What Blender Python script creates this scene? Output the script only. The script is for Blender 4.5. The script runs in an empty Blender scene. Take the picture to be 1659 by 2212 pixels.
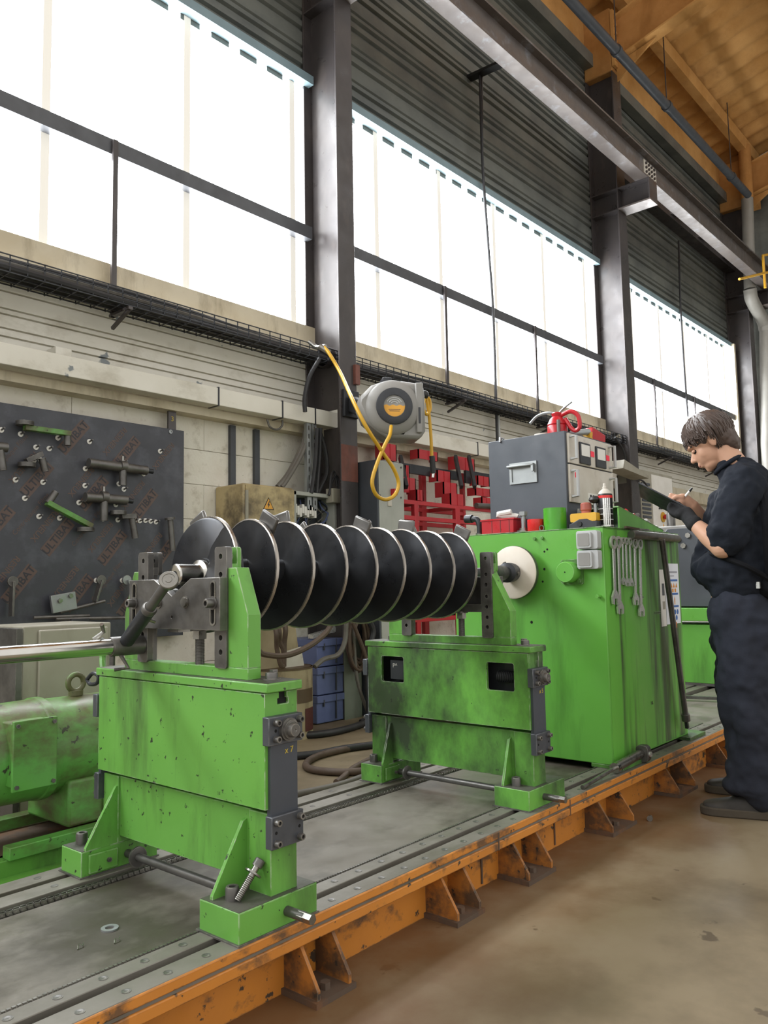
import bpy, bmesh, math, random
import numpy as np
from mathutils import Vector, Matrix, noise
from mathutils.geometry import tessellate_polygon
random.seed(7)
scene = bpy.context.scene
col = scene.collection
PI = math.pi
# ------------------------------------------------------------------ camera
YAW, PITCH, ROLL, FPX = math.radians(41.5), math.radians(5.35), math.radians(-1.07), 1723.0
fw = Vector((math.cos(YAW)*math.cos(PITCH), math.sin(YAW)*math.cos(PITCH), math.sin(PITCH)))
_rt = Vector((math.sin(YAW), -math.cos(YAW), 0)); _up = _rt.cross(fw)
RT = _rt*math.cos(ROLL) + _up*math.sin(ROLL); UP = -_rt*math.sin(ROLL) + _up*math.cos(ROLL)
EYE = Vector((0, 0, 1.0))
cam_d = bpy.data.cameras.new('camera'); cam = bpy.data.objects.new('camera', cam_d); col.objects.link(cam)
cam_d.sensor_fit = 'VERTICAL'; cam_d.sensor_height = 36; cam_d.lens = 36*FPX/2212
cam_d.clip_start = .02; cam_d.clip_end = 200
cam.matrix_world = Matrix((( RT.x, UP.x, -fw.x, EYE.x), (RT.y, UP.y, -fw.y, EYE.y), (RT.z, UP.z, -fw.z, EYE.z), (0, 0, 0, 1)))
scene.camera = cam
# ------------------------------------------------------------------ light
WIN_E = 13.0
world = bpy.data.worlds.new('overcast_sky'); scene.world = world; world.use_nodes = True
bg = world.node_tree.nodes['Background']; bg.inputs[0].default_value = (1.0, .985, .95, 1); bg.inputs[1].default_value = 1.0
scene.view_settings.view_transform = 'Standard'; scene.view_settings.look = 'None'
scene.view_settings.gamma = 1; scene.view_settings.exposure = 0.3
try: scene.view_settings.use_curve_mapping = False
except Exception: pass
scene.cycles.max_bounces = 8; scene.cycles.diffuse_bounces = 4; scene.cycles.glossy_bounces = 4
scene.cycles.use_denoising = True
scene.cycles.sample_clamp_indirect = 6
# ------------------------------------------------------------------ frames
PHI = math.radians(1.2)            # the machine stands 1.2 degrees askew to the wall
RZ = Matrix.Rotation(PHI, 4, 'Z')
def ray(px, py): return fw + RT*((px-829.5)/FPX) - UP*((py-1106)/FPX)
def P(px, py, ax, v, fr='W'):
    """measure a point of the photograph on a known plane of the room (W) or of the machine (M)"""
    d = ray(px, py)
    if fr == 'M': d = RZ.inverted().to_3x3() @ d
    i = 'xyz'.index(ax); t = (v - EYE[i])/d[i]
    return EYE + d*t
# ------------------------------------------------------------------ materials
def lin(h):
    h = h.lstrip('#'); r = []
    for i in (0, 2, 4):
        c = int(h[i:i+2], 16)/255
        r.append(c/12.92 if c <= .04045 else ((c+.055)/1.055)**2.4)
    return (*r, 1)
MATS = {}
def mat(name, c, c2=None, rough=.55, metal=0.0, vs=6, vamt=.6, dirt=None, damt=.5, ds=2.5, dstr=(1, 1, .35), dth=(.5, .72),
        chip=None, cth=.66, cs=40, edge=None, er=.006, bump=0.0, bs=80, spec=.5, rvar=.12, bdist=.002):
    m = bpy.data.materials.new(name); m.use_nodes = True; MATS[name] = m
    nt = m.node_tree; N = nt.nodes; L = nt.links; b = N['Principled BSDF']
    tc = N.new('ShaderNodeTexCoord'); o = tc.outputs['Object']
    def nz(scale, detail=5, rough_=.55, vec=None):
        n = N.new('ShaderNodeTexNoise'); n.inputs['Scale'].default_value = scale; n.inputs['Detail'].default_value = detail
        n.inputs['Roughness'].default_value = rough_; L.new(vec or o, n.inputs['Vector']); return n.outputs['Fac']
    def mapped(s):
        mp = N.new('ShaderNodeMapping'); mp.inputs['Scale'].default_value = s; L.new(o, mp.inputs['Vector']); return mp.outputs['Vector']
    def rng(f, a, b_, lo=0, hi=1):
        r = N.new('ShaderNodeMapRange'); r.inputs[1].default_value = a; r.inputs[2].default_value = b_
        r.inputs[3].default_value = lo; r.inputs[4].default_value = hi; L.new(f, r.inputs[0]); return r.outputs[0]
    def mix(f, a, b_):
        x = N.new('ShaderNodeMix'); x.data_type = 'RGBA'
        if hasattr(f, 'links'): L.new(f, x.inputs[0])
        else: x.inputs[0].default_value = f
        for s, v in ((x.inputs[6], a), (x.inputs[7], b_)):
            if hasattr(v, 'links'): L.new(v, s)
            else: s.default_value = v
        return x.outputs[2]
    c = lin(c); c2 = lin(c2) if c2 else tuple(v*.72 for v in c[:3])+(1,)
    cur = mix(rng(nz(vs), .35, .65, 0, vamt), c, c2)
    if dirt: cur = mix(rng(nz(ds, 7, .65, mapped(dstr)), dth[0], dth[1], 0, damt), cur, lin(dirt))
    if chip:
        f = rng(nz(cs, 4, .6), cth, cth+.03); cur = mix(f, cur, lin(chip))
    if edge:
        bv = N.new('ShaderNodeBevel'); bv.samples = 4; bv.inputs['Radius'].default_value = er
        ge = N.new('ShaderNodeNewGeometry'); dt = N.new('ShaderNodeVectorMath'); dt.operation = 'DOT_PRODUCT'
        L.new(bv.outputs[0], dt.inputs[0]); L.new(ge.outputs['Normal'], dt.inputs[1])
        e = rng(dt.outputs['Value'], .985, .90)
        k = N.new('ShaderNodeMath'); k.operation = 'MULTIPLY'; L.new(e, k.inputs[0]); L.new(rng(nz(28, 4), .42, .56), k.inputs[1])
        cur = mix(k.outputs[0], cur, lin(edge))
    L.new(cur, b.inputs['Base Color'])
    b.inputs['Metallic'].default_value = metal
    L.new(rng(nz(vs*2.3), .3, .7, max(0, rough-rvar), min(1, rough+rvar)), b.inputs['Roughness'])
    b.inputs['Specular IOR Level'].default_value = spec
    if bump:
        bp = N.new('ShaderNodeBump'); bp.inputs['Strength'].default_value = bump; bp.inputs['Distance'].default_value = bdist
        L.new(nz(bs, 5), bp.inputs['Height']); L.new(bp.outputs[0], b.inputs['Normal'])
    return m
mat('green', '#6AA848', '#5B973D', rough=.42, vs=3, dirt='#3B4A2B', damt=.75, ds=3.2, dstr=(1, 1.6, .3), dth=(.50, .68), chip='#2E3A26', cth=.655, cs=42, edge='#C9CDBF', er=.004, bump=.08, bs=120)
mat('green_dirty', '#6BAC46', '#58923A', rough=.45, vs=3, dirt='#2A2D26', damt=.92, ds=3.0, dstr=(1, 1, .6), dth=(.38, .60), chip='#23281F', cth=.68, cs=30, edge='#B9BFAE', er=.004, bump=.08)
mat('green_stained', '#6CB846', '#60A83C', rough=.45, vs=2, dirt='#3A4632', damt=.9, ds=3.0, dstr=(2.2, 1, .13), dth=(.47, .60), chip='#2B3420', cth=.745, cs=40)
mat('green_worn', '#63A94B', '#58964A', rough=.4, vs=5, dirt='#574B36', damt=.9, ds=2.8, dstr=(1, 1, 1.6), dth=(.42, .58), chip='#39402C', cth=.66, cs=22, bump=.12)
mat('green_cab', '#67AE46', '#5B9F3C', rough=.38, vs=2, dirt='#2E4A20', damt=.6, ds=2.6, dstr=(1.6, 1.6, .3), dth=(.52, .72), chip='#2B3420', cth=.745, cs=40, edge='#9FC48A', er=.003, bump=.03)
mat('orange', '#CC8434', '#B9742C', rough=.5, vs=4, dirt='#5A4634', damt=.9, ds=5, dstr=(1, 1, 1.4), dth=(.53, .62), chip='#4A3D30', cth=.63, cs=22, edge='#54493D', er=.006, bump=.2, bs=60)
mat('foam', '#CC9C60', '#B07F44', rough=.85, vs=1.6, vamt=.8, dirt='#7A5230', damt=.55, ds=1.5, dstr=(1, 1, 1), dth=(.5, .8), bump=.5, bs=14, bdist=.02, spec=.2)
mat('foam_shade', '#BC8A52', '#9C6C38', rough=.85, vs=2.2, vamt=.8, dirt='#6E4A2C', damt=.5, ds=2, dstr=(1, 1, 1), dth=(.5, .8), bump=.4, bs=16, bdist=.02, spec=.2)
mat('steel', '#9A9892', '#7B7873', rough=.32, metal=.9, vs=9, dirt='#4A443C', damt=.4, ds=6, dstr=(1, 1, 1), bump=.05, bs=150)
mat('bright_steel', '#C9C7C2', '#B2AFA8', rough=.2, metal=1, vs=9, rvar=.06)
mat('dark_steel', '#6E6C69', '#54524F', rough=.42, metal=.6, vs=10, dirt='#2A2725', damt=.5, ds=5, dstr=(1, 1, 1), edge='#A6A29A', er=.0035, bump=.06, bs=100)
mat('black_steel', '#3A3C40', '#2C2D30', rough=.45, metal=.4, vs=10, bump=.06)
mat('rotor', '#3A3B3E', '#2A2B2D', rough=.33, metal=.6, vs=5, dirt='#3A3632', damt=.5, ds=4, dstr=(1, 1, 1), rvar=.1)
mat('rotor_rim', '#A8A199', '#8C857C', rough=.32, metal=.9, vs=8)
mat('disc_white', '#D9D0C2', '#C9BBA8', rough=.5, vs=7, dirt='#6A4A38', damt=.8, ds=7, dstr=(1, 1, 1), dth=(.56, .64))
mat('bedplate', '#86827A', '#6B675E', rough=.5, metal=.35, vs=5, dirt='#55503F', damt=.6, ds=4, dstr=(.5, 1, 1), dth=(.45, .7), chip='#C2BFB4', cth=.76, cs=90, bump=.08)
mat('bed_centre', '#7E7970', '#60594E', rough=.42, metal=.1, vs=3, dirt='#3A342A', damt=.85, ds=2.2, dstr=(.8, 1, 1), dth=(.44, .60), chip='#B9B6AE', cth=.77, cs=120, bump=.2, bs=40)
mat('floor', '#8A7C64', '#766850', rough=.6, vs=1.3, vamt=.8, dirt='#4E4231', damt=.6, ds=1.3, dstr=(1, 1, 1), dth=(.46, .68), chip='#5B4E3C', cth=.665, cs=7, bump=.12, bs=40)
mat('orange_grimy', '#B9752E', '#8E5C2C', rough=.6, vs=5, dirt='#4E3D2E', damt=.92, ds=6, dstr=(1, 1, 1.2), dth=(.42, .56), chip='#3B322A', cth=.62, cs=24, edge='#7A6A58', er=.004, bump=.2, bs=60)
mat('worn_top', '#6B6A62', '#53534B', rough=.5, metal=.4, vs=9, dirt='#3A3E30', damt=.7, ds=7, dstr=(1, 1, 1), dth=(.45, .62), chip='#A9A89E', cth=.70, cs=60, bump=.1)
mat('slate', '#5A5D63', '#494C52', rough=.42, metal=.45, vs=8, dirt='#34353A', damt=.5, ds=6, dstr=(1, 1, 1), edge='#A9ABAE', er=.003, bump=.05)
mat('spring_steel', '#4C5058', '#43474E', rough=.45, metal=.3, vs=6, chip='#7A7468', cth=.72, cs=20)
mat('column_green', '#7B8474', '#6A7264', rough=.6, vs=4, dirt='#4E463C', damt=.6, ds=5)
mat('dark_void', '#0B0B0B', rough=.9)
mat('column', '#4B4645', '#3C393B', rough=.36, metal=.15, vs=3, dirt='#6C6460', damt=.5, ds=4, dstr=(1, 1, .4), dth=(.55, .75), chip='#2A2726', cth=.72, cs=14, bump=.1, bs=50)
mat('primer', '#7A4B40', '#6A4138', rough=.6, vs=12, dirt='#4A3C38', damt=.6, ds=9)
mat('crane', '#655D58', '#56504E', rough=.42, metal=.2, vs=4, dirt='#8E939B', damt=.5, ds=5, dstr=(1, 1, 1), dth=(.55, .7), bump=.1, bs=60)
mat('transom', '#5A5C60', '#4B4C50', rough=.45, metal=.2, vs=5)
mat('siding', '#767973', '#666A66', rough=.5, metal=.25, vs=1.5, dirt='#4C4F50', damt=.7, ds=1.6, dstr=(1, 1, 1.5), dth=(.42, .7), chip='#94978E', cth=.74, cs=16, bump=.05)
mat('cream', '#DEDBD0', '#D0CCBE', rough=.5, vs=3, dirt='#9A917C', damt=.5, ds=4, dstr=(.7, 1, 1.2), dth=(.54, .72), chip='#7E8486', cth=.69, cs=5, bump=.03)
mat('cream_dull', '#CBC2AC', '#B5A88C', rough=.6, vs=4, dirt='#6E6048', damt=.6, ds=6, dstr=(1, 1, .3), dth=(.5, .72), bump=.05)
mat('blue_lintel', '#8298A0', '#74888F', rough=.5, vs=6)
mat('block', '#DEDACE', '#CFC8B8', rough=.85, vs=5, dirt='#8A7C66', damt=.5, ds=9, dstr=(1, 1, 1), dth=(.55, .72), chip='#6E6355', cth=.70, cs=45, bump=.7, bs=45, bdist=.006)
mat('board', '#3E4047', '#34353B', rough=.45, vs=3, dirt='#5C5F68', damt=.55, ds=5, dstr=(1, 1, 1), dth=(.5, .7), bump=.05)
mat('print_brown', '#5E4D47', '#53453F', rough=.6, vs=10)
mat('print_dark', '#37363B', rough=.6)
mat('cable', '#2C2C2E', '#212123', rough=.5, vs=10)
mat('cable_grey', '#6B6760', '#57534D', rough=.55, vs=10)
mat('cable_brown', '#5A4A3E', '#493B31', rough=.6, vs=10)
mat('hose_yellow', '#CFA02A', '#BC9020', rough=.4, vs=10)
mat('grey_plastic', '#8F8D89', '#807E7A', rough=.45, vs=6)
mat('light_grey', '#B9BBBB', '#A9ABAB', rough=.4, vs=6)
mat('dark_plastic', '#2F3136', '#26282C', rough=.45, vs=8)
mat('red', '#BC2E36', '#A5262C', rough=.42, vs=5, dirt='#6E1F22', damt=.3, ds=5)
mat('red_plastic', '#B8202A', '#A21B24', rough=.35, vs=6)
mat('red_bright', '#E03434', rough=.3)
mat('red_faded', '#A85A4C', rough=.5)
mat('beige', '#B7A67C', '#A18E66', rough=.55, vs=4, dirt='#4E4434', damt=.85, ds=3.4, dstr=(1, 1, 1), dth=(.46, .62), chip='#D8CEB4', cth=.73, cs=14)
mat('beige_grey', '#A09C8E', '#8A8676', rough=.5, vs=3, dirt='#6E6555', damt=.5, ds=5)
mat('cab_grey', '#AEB0A8', '#9C9E96', rough=.45, vs=4, dirt='#7C7B70', damt=.4, ds=4)
mat('cab_dark', '#4A4E55', '#3E4248', rough=.45, vs=4)
mat('instrument', '#4B5058', '#42474E', rough=.5, vs=5, chip='#7A7F86', cth=.765, cs=30, bump=.08, bs=150)
mat('panel', '#CFCAC0', '#B8AF9F', rough=.5, vs=6, dirt='#6E5C45', damt=.8, ds=5, dstr=(1, 1, 1), dth=(.55, .72))
mat('white', '#E6E4DE', '#D6D3CB', rough=.45, vs=6)
mat('paper', '#E4E8F0', rough=.7, vamt=.1)
mat('blue_print', '#3F6DB5', rough=.6)
mat('orange_print', '#E2932E', rough=.6)
mat('tape', '#E8852B', rough=.5)
mat('text_grey', '#9A9CA6', rough=.6)
mat('chalk', '#C8B04A', rough=.8)
mat('chalk_white', '#C9C6BE', rough=.8)
mat('sign_yellow', '#E3A53A', rough=.45)
mat('yellow', '#D8A62E', '#C2912A', rough=.4, vs=8)
mat('black', '#151515', rough=.45)
mat('crate_blue', '#66729E', '#566188', rough=.45, vs=5, dirt='#3A4262', damt=.6, ds=5)
mat('cardboard', '#AA9C7E', '#8E8062', rough=.85, vs=6, dirt='#4A3A26', damt=.7, ds=6, dstr=(1, 1, .25), dth=(.55, .68), bump=.2)
mat('brown_tape', '#5C4A35', rough=.5)
mat('dark_red', '#5A2D28', rough=.6)
mat('paint_can', '#4FA12E', '#458F28', rough=.35, vs=6)
mat('chrome', '#D6D6D4', '#C9C9C7', rough=.28, metal=.7, vs=12, vamt=.2, rvar=.03)
mat('galv', '#9FA3A3', '#8B8F90', rough=.42, metal=.6, vs=8)
mat('pipe_dark', '#4D5054', '#424549', rough=.45, metal=.3, vs=6)
mat('pipe_pvc', '#8F8C85', '#7F7C75', rough=.5, vs=3, dirt='#6E6A60', damt=.5, ds=3)
mat('skin', '#C79C82', '#B98A70', rough=.5, vs=7, vamt=.5, spec=.4)
mat('lips', '#A8705F', rough=.45)
mat('hair', '#54463F', '#3A302C', rough=.45, vs=18, spec=.4)
mat('eye', '#1B1512', rough=.2)
mat('cloth', '#22262E', '#1A1D24', rough=.9, vs=6, bump=.35, bs=300, spec=.15)
mat('cloth_black', '#17181C', '#121316', rough=.9, vs=6, bump=.35, bs=300, spec=.15)
mat('trouser', '#30333D', '#262931', rough=.88, vs=4, dirt='#2B2622', damt=.5, ds=3, bump=.35, bs=260, spec=.15)
mat('shoe', '#33302D', '#262422', rough=.65, vs=7, dirt='#5A5246', damt=.5, ds=6)
mat('sole', '#4E463B', '#3C362E', rough=.85, vs=8)
mat('glove', '#151619', rough=.85, bump=.3, bs=300)
mat('rust_plate', '#5B4B3E', '#4A3D33', rough=.7, vs=6, dirt='#8E5A2C', damt=.6, ds=6, bump=.2)
mat('concrete_side', '#6A5A46', '#574937', rough=.8, vs=4)
def floor_tint():  # noise-mottled brown tint on the floor, growing towards the bed
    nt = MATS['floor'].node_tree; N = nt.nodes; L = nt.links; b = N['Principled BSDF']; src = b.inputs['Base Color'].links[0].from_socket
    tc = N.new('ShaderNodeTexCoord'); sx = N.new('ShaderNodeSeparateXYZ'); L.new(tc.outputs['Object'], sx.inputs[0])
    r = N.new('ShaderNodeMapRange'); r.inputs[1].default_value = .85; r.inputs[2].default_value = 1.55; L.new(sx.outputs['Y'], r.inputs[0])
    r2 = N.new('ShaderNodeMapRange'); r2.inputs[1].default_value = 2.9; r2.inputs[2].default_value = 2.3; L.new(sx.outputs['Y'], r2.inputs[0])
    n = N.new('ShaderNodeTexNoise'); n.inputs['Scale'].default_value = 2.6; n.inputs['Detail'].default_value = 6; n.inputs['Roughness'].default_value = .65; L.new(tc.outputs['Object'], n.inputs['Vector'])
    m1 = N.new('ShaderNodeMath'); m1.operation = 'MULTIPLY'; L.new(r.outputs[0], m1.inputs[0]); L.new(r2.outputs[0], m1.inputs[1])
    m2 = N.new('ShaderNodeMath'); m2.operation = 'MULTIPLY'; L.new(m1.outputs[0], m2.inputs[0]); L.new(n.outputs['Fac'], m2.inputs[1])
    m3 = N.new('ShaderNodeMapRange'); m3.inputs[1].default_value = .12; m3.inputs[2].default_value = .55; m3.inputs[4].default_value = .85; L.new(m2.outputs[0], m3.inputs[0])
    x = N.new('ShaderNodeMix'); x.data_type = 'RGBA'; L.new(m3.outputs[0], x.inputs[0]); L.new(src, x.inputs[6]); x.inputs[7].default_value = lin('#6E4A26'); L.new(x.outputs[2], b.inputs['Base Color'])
floor_tint()
def glow_mat():
    m = bpy.data.materials.new('daylit_glazing'); m.use_nodes = True; MATS['glazing'] = m
    nt = m.node_tree; N = nt.nodes; L = nt.links; b = N['Principled BSDF']
    tc = N.new('ShaderNodeTexCoord'); mp = N.new('ShaderNodeMapping'); mp.inputs['Scale'].default_value = (22, 1, .55)
    L.new(tc.outputs['Object'], mp.inputs['Vector'])
    n = N.new('ShaderNodeTexNoise'); n.inputs['Scale'].default_value = 1.6; n.inputs['Detail'].default_value = 6; n.inputs['Roughness'].default_value = .7
    L.new(mp.outputs[0], n.inputs['Vector'])
    r = N.new('ShaderNodeMapRange'); r.inputs[1].default_value = .58; r.inputs[2].default_value = .68; r.inputs[3].default_value = WIN_E; r.inputs[4].default_value = .75
    L.new(n.outputs['Fac'], r.inputs[0])
    b.inputs['Base Color'].default_value = (.8, .8, .78, 1); b.inputs['Roughness'].default_value = .5
    b.inputs['Emission Color'].default_value = (.93, .965, 1, 1)
    L.new(r.outputs[0], b.inputs['Emission Strength'])
glow_mat()
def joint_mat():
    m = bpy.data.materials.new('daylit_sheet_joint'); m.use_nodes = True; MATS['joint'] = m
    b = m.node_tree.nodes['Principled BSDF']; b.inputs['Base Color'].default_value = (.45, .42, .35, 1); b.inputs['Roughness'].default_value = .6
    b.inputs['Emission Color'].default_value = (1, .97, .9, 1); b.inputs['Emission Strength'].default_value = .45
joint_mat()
def screen_mat():
    m = bpy.data.materials.new('lit_red_digits'); m.use_nodes = True; MATS['led'] = m
    b = m.node_tree.nodes['Principled BSDF']; b.inputs['Base Color'].default_value = (.4, .01, .02, 1)
    b.inputs['Emission Color'].default_value = (1, .05, .1, 1); b.inputs['Emission Strength'].default_value = .3
screen_mat()
def strat_mat(name, ca, cb, s):      # streaked hair
    m = MATS[name]; return m
# ------------------------------------------------------------------ mesh builder
BASE = {}; FRAME = {}
class MB:
    def __init__(s): s.v = []; s.f = []
    def add(s, vs, fs):
        o = len(s.v); s.v += [tuple(v) for v in vs]; s.f += [tuple(i+o for i in f) for f in fs]; return s
    def box(s, x0, x1, y0, y1, z0, z1):
        return s.add([(x0,y0,z0),(x1,y0,z0),(x1,y1,z0),(x0,y1,z0),(x0,y0,z1),(x1,y0,z1),(x1,y1,z1),(x0,y1,z1)],
                     [(0,3,2,1),(4,5,6,7),(0,1,5,4),(1,2,6,5),(2,3,7,6),(3,0,4,7)])
    def obox(s, c, ax, ay, az):       # oriented box: centre and three half-extent vectors
        c, ax, ay, az = map(Vector, (c, ax, ay, az)); vs = []
        for k in (-1, 1):
            for i, j in ((-1,-1),(1,-1),(1,1),(-1,1)): vs.append(c + ax*i + ay*j + az*k)
        return s.add(vs, [(0,3,2,1),(4,5,6,7),(0,1,5,4),(1,2,6,5),(2,3,7,6),(3,0,4,7)])
    def bar(s, a, b, w, h, upv=(0,0,1)):
        a, b = Vector(a), Vector(b); d = b-a; t = d.normalized(); n = Vector(upv); sd = t.cross(n)
        if sd.length < 1e-4: sd = t.cross(Vector((1,0,0)))
        sd.normalize(); n = sd.cross(t); return s.obox((a+b)/2, d/2, sd*w/2, n*h/2)
    def prism(s, poly, ax, a, b, holes=()):
        """2-D outline (and holes) in the plane across axis ax, drawn out from a to b"""
        def to3(p, t): return {'x': (t, p[0], p[1]), 'y': (p[0], t, p[1]), 'z': (p[0], p[1], t)}[ax]
        loops = [list(poly)] + [list(h) for h in holes]
        flat = [p for l in loops for p in l]; n = len(flat)
        tris = None
        if holes or len(poly) > 4:
            bt = bmesh.new(); bv = [bt.verts.new((p[0], p[1], 0)) for p in flat]; k = 0; es = []
            for l in loops:
                for i in range(len(l)): es.append(bt.edges.new((bv[k+i], bv[k+(i+1) % len(l)])))
                k += len(l)
            bt.verts.index_update(); bmesh.ops.triangle_fill(bt, use_beauty=True, edges=es)
            tris = [tuple(v.index for v in f.verts) for f in bt.faces]; bt.free()
        vs = [to3(p, a) for p in flat] + [to3(p, b) for p in flat]; fs = []
        if tris:
            for t in tris: fs.append(tuple(t)); fs.append(tuple(i+n for i in reversed(t)))
        else:
            fs.append(tuple(range(len(poly)))); fs.append(tuple(i+n for i in reversed(range(len(poly)))))
        k = 0
        for l in loops:
            m = len(l)
            for i in range(m): fs.append((k+i, k+(i+1) % m, k+(i+1) % m+n, k+i+n))
            k += m
        return s.add(vs, fs)
    def cyl(s, a, b, r, n=20, r2=None, caps=True):
        a, b = Vector(a), Vector(b); t = (b-a).normalized(); u = t.orthogonal().normalized(); w = t.cross(u); r2 = r if r2 is None else r2
        vs = []
        for c, q in ((a, r), (b, r2)):
            for i in range(n):
                an = 2*PI*i/n; vs.append(c + (u*math.cos(an) + w*math.sin(an))*q)
        fs = [(i, (i+1) % n, (i+1) % n+n, i+n) for i in range(n)]
        if caps: fs += [tuple(reversed(range(n))), tuple(range(n, 2*n))]
        return s.add(vs, fs)
    def lathe(s, prof, o, ax, n=28, ring=False):   # prof: (distance along ax, radius)
        o, t = Vector(o), Vector(ax).normalized(); u = t.orthogonal().normalized(); w = t.cross(u); vs = []
        for d, r in prof:
            for i in range(n):
                an = 2*PI*i/n; vs.append(o + t*d + (u*math.cos(an) + w*math.sin(an))*r)
        m = len(prof); fs = [(k*n+i, k*n+(i+1) % n, (k+1)*n+(i+1) % n, (k+1)*n+i) for k in range(m-1) for i in range(n)]
        if ring: fs += [((m-1)*n+i, (m-1)*n+(i+1) % n, (i+1) % n, i) for i in range(n)]
        else: fs += [tuple(reversed(range(n))), tuple(range((m-1)*n, m*n))]
        return s.add(vs, fs)
    def tube(s, pts, r, n=8, closed=False):
        pts = [Vector(p) for p in pts]; m = len(pts); vs = []; prev = None
        for i, p in enumerate(pts):
            t = (pts[min(i+1, m-1)] - pts[max(i-1, 0)])
            t = t.normalized() if t.length > 1e-9 else Vector((0, 0, 1))
            if prev is None: u = t.orthogonal().normalized()
            else:
                u = prev - t*prev.dot(t)
                u = u.normalized() if u.length > 1e-6 else t.orthogonal().normalized()
            prev = u; w = t.cross(u); q = r(i/(m-1)) if callable(r) else r
            for k in range(n):
                an = 2*PI*k/n; vs.append(p + (u*math.cos(an) + w*math.sin(an))*q)
        fs = [(k*n+i, k*n+(i+1) % n, (k+1)*n+(i+1) % n, (k+1)*n+i) for k in range(m-1) for i in range(n)]
        fs += [tuple(reversed(range(n))), tuple(range((m-1)*n, m*n))]
        return s.add(vs, fs)
    def ball(s, c, r, n=16, m=10, rot=None):
        c = Vector(c); r = (r, r, r) if not hasattr(r, '__len__') else r; vs = []
        for j in range(m+1):
            th = PI*j/m
            for i in range(n):
                an = 2*PI*i/n; v = Vector((r[0]*math.sin(th)*math.cos(an), r[1]*math.sin(th)*math.sin(an), r[2]*math.cos(th)))
                vs.append(c + (rot @ v if rot else v))
        fs = [(j*n+i, j*n+(i+1) % n, (j+1)*n+(i+1) % n, (j+1)*n+i) for j in range(m) for i in range(n)]
        return s.add(vs, fs)
    def caps(s, a, b, ra, rb, n=14):   # tapered capsule
        a, b = Vector(a), Vector(b); s.ball(a, ra, n, 8); s.ball(b, rb, n, 8); return s.cyl(a, b, ra, n, rb)
    def build(s, name, m, parent=None, bevel=0, smooth=40, label=None, raw=False):
        me = bpy.data.meshes.new(name); base = BASE.get(parent, Vector((0, 0, 0))) if parent else Vector((0, 0, 0))
        me.from_pydata([tuple(Vector(v)-(Vector((0, 0, 0)) if raw else base)) for v in s.v], [], s.f); me.update()
        bm = bmesh.new(); bm.from_mesh(me); bmesh.ops.remove_doubles(bm, verts=bm.verts, dist=1e-6)
        bmesh.ops.recalc_face_normals(bm, faces=bm.faces); bm.to_mesh(me); bm.free()
        me.materials.append(MATS[m])
        if smooth:
            for p in me.polygons: p.use_smooth = True
            me.set_sharp_from_angle(angle=math.radians(smooth))
        o = bpy.data.objects.new(name, me); col.objects.link(o)
        if parent: o.parent = parent; BASE[o] = base; FRAME[o] = FRAME.get(parent)
        if bevel:
            b = o.modifiers.new('bevel', 'BEVEL'); b.width = bevel; b.segments = 2; b.limit_method = 'ANGLE'; b.angle_limit = math.radians(50)
        if label: o['label'] = label
        return o
def tag(o, label=None, cat=None, group=None, kind=None):
    if label: o['label'] = label
    if cat: o['category'] = cat
    if group: o['group'] = group
    if kind: o['kind'] = kind
    return o
def thing(name, label, cat, base, fr='W', group=None, kind=None):
    o = bpy.data.objects.new(name, None); col.objects.link(o); o.empty_display_size = .05
    b = Vector(base); BASE[o] = b; FRAME[o] = fr
    if fr == 'M': o.location = RZ @ b; o.rotation_euler = (0, 0, PHI)
    else: o.location = b
    return tag(o, label, cat, group, kind)
def solo(mb, name, m, label, cat, fr='W', group=None, kind=None, bevel=0, smooth=40):
    """a thing that is one mesh; its origin sits under it"""
    xs = [v[0] for v in mb.v]; ys = [v[1] for v in mb.v]; zs = [v[2] for v in mb.v]
    b = Vector(((min(xs)+max(xs))/2, (min(ys)+max(ys))/2, min(zs)))
    mb.v = [tuple(Vector(v)-b) for v in mb.v]
    o = mb.build(name, m, None, bevel, smooth)
    BASE[o] = b; FRAME[o] = fr
    if fr == 'M': o.location = RZ @ b; o.rotation_euler = (0, 0, PHI)
    else: o.location = b
    return tag(o, label, cat, group, kind)
def circle(cx, cy, r, n=20, sy=1): return [(cx+r*math.cos(2*PI*i/n), cy+r*sy*math.sin(2*PI*i/n)) for i in range(n)]
def stadium(cx, z0, z1, r, n=8):
    return [(cx+r*math.cos(PI*i/n), z1-r+r*math.sin(PI*i/n)) for i in range(n+1)] + [(cx-r*math.cos(PI*i/n), z0+r-r*math.sin(PI*i/n)) for i in range(n+1)]
def rrect(x0, x1, z0, z1, r, n=4):
    out = []
    for cx, cz, a in ((x1-r, z1-r, 0), (x0+r, z1-r, 90), (x0+r, z0+r, 180), (x1-r, z0+r, 270)):
        for i in range(n+1):
            t = math.radians(a+90*i/n); out.append((cx+r*math.cos(t), cz+r*math.sin(t)))
    return out
def spline(pts, k=8):                 # Catmull-Rom through points
    p = [Vector(q) for q in pts]; p = [p[0]*2-p[1]] + p + [p[-1]*2-p[-2]]; out = []
    for i in range(1, len(p)-2):
        for j in range(k):
            t = j/k; a, b, c, d = p[i-1:i+3]
            out.append(.5*((2*b)+(c-a)*t+(2*a-5*b+4*c-d)*t*t+(3*b-a-3*c+d)*t**3))
    out.append(p[-2]); return out
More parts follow.
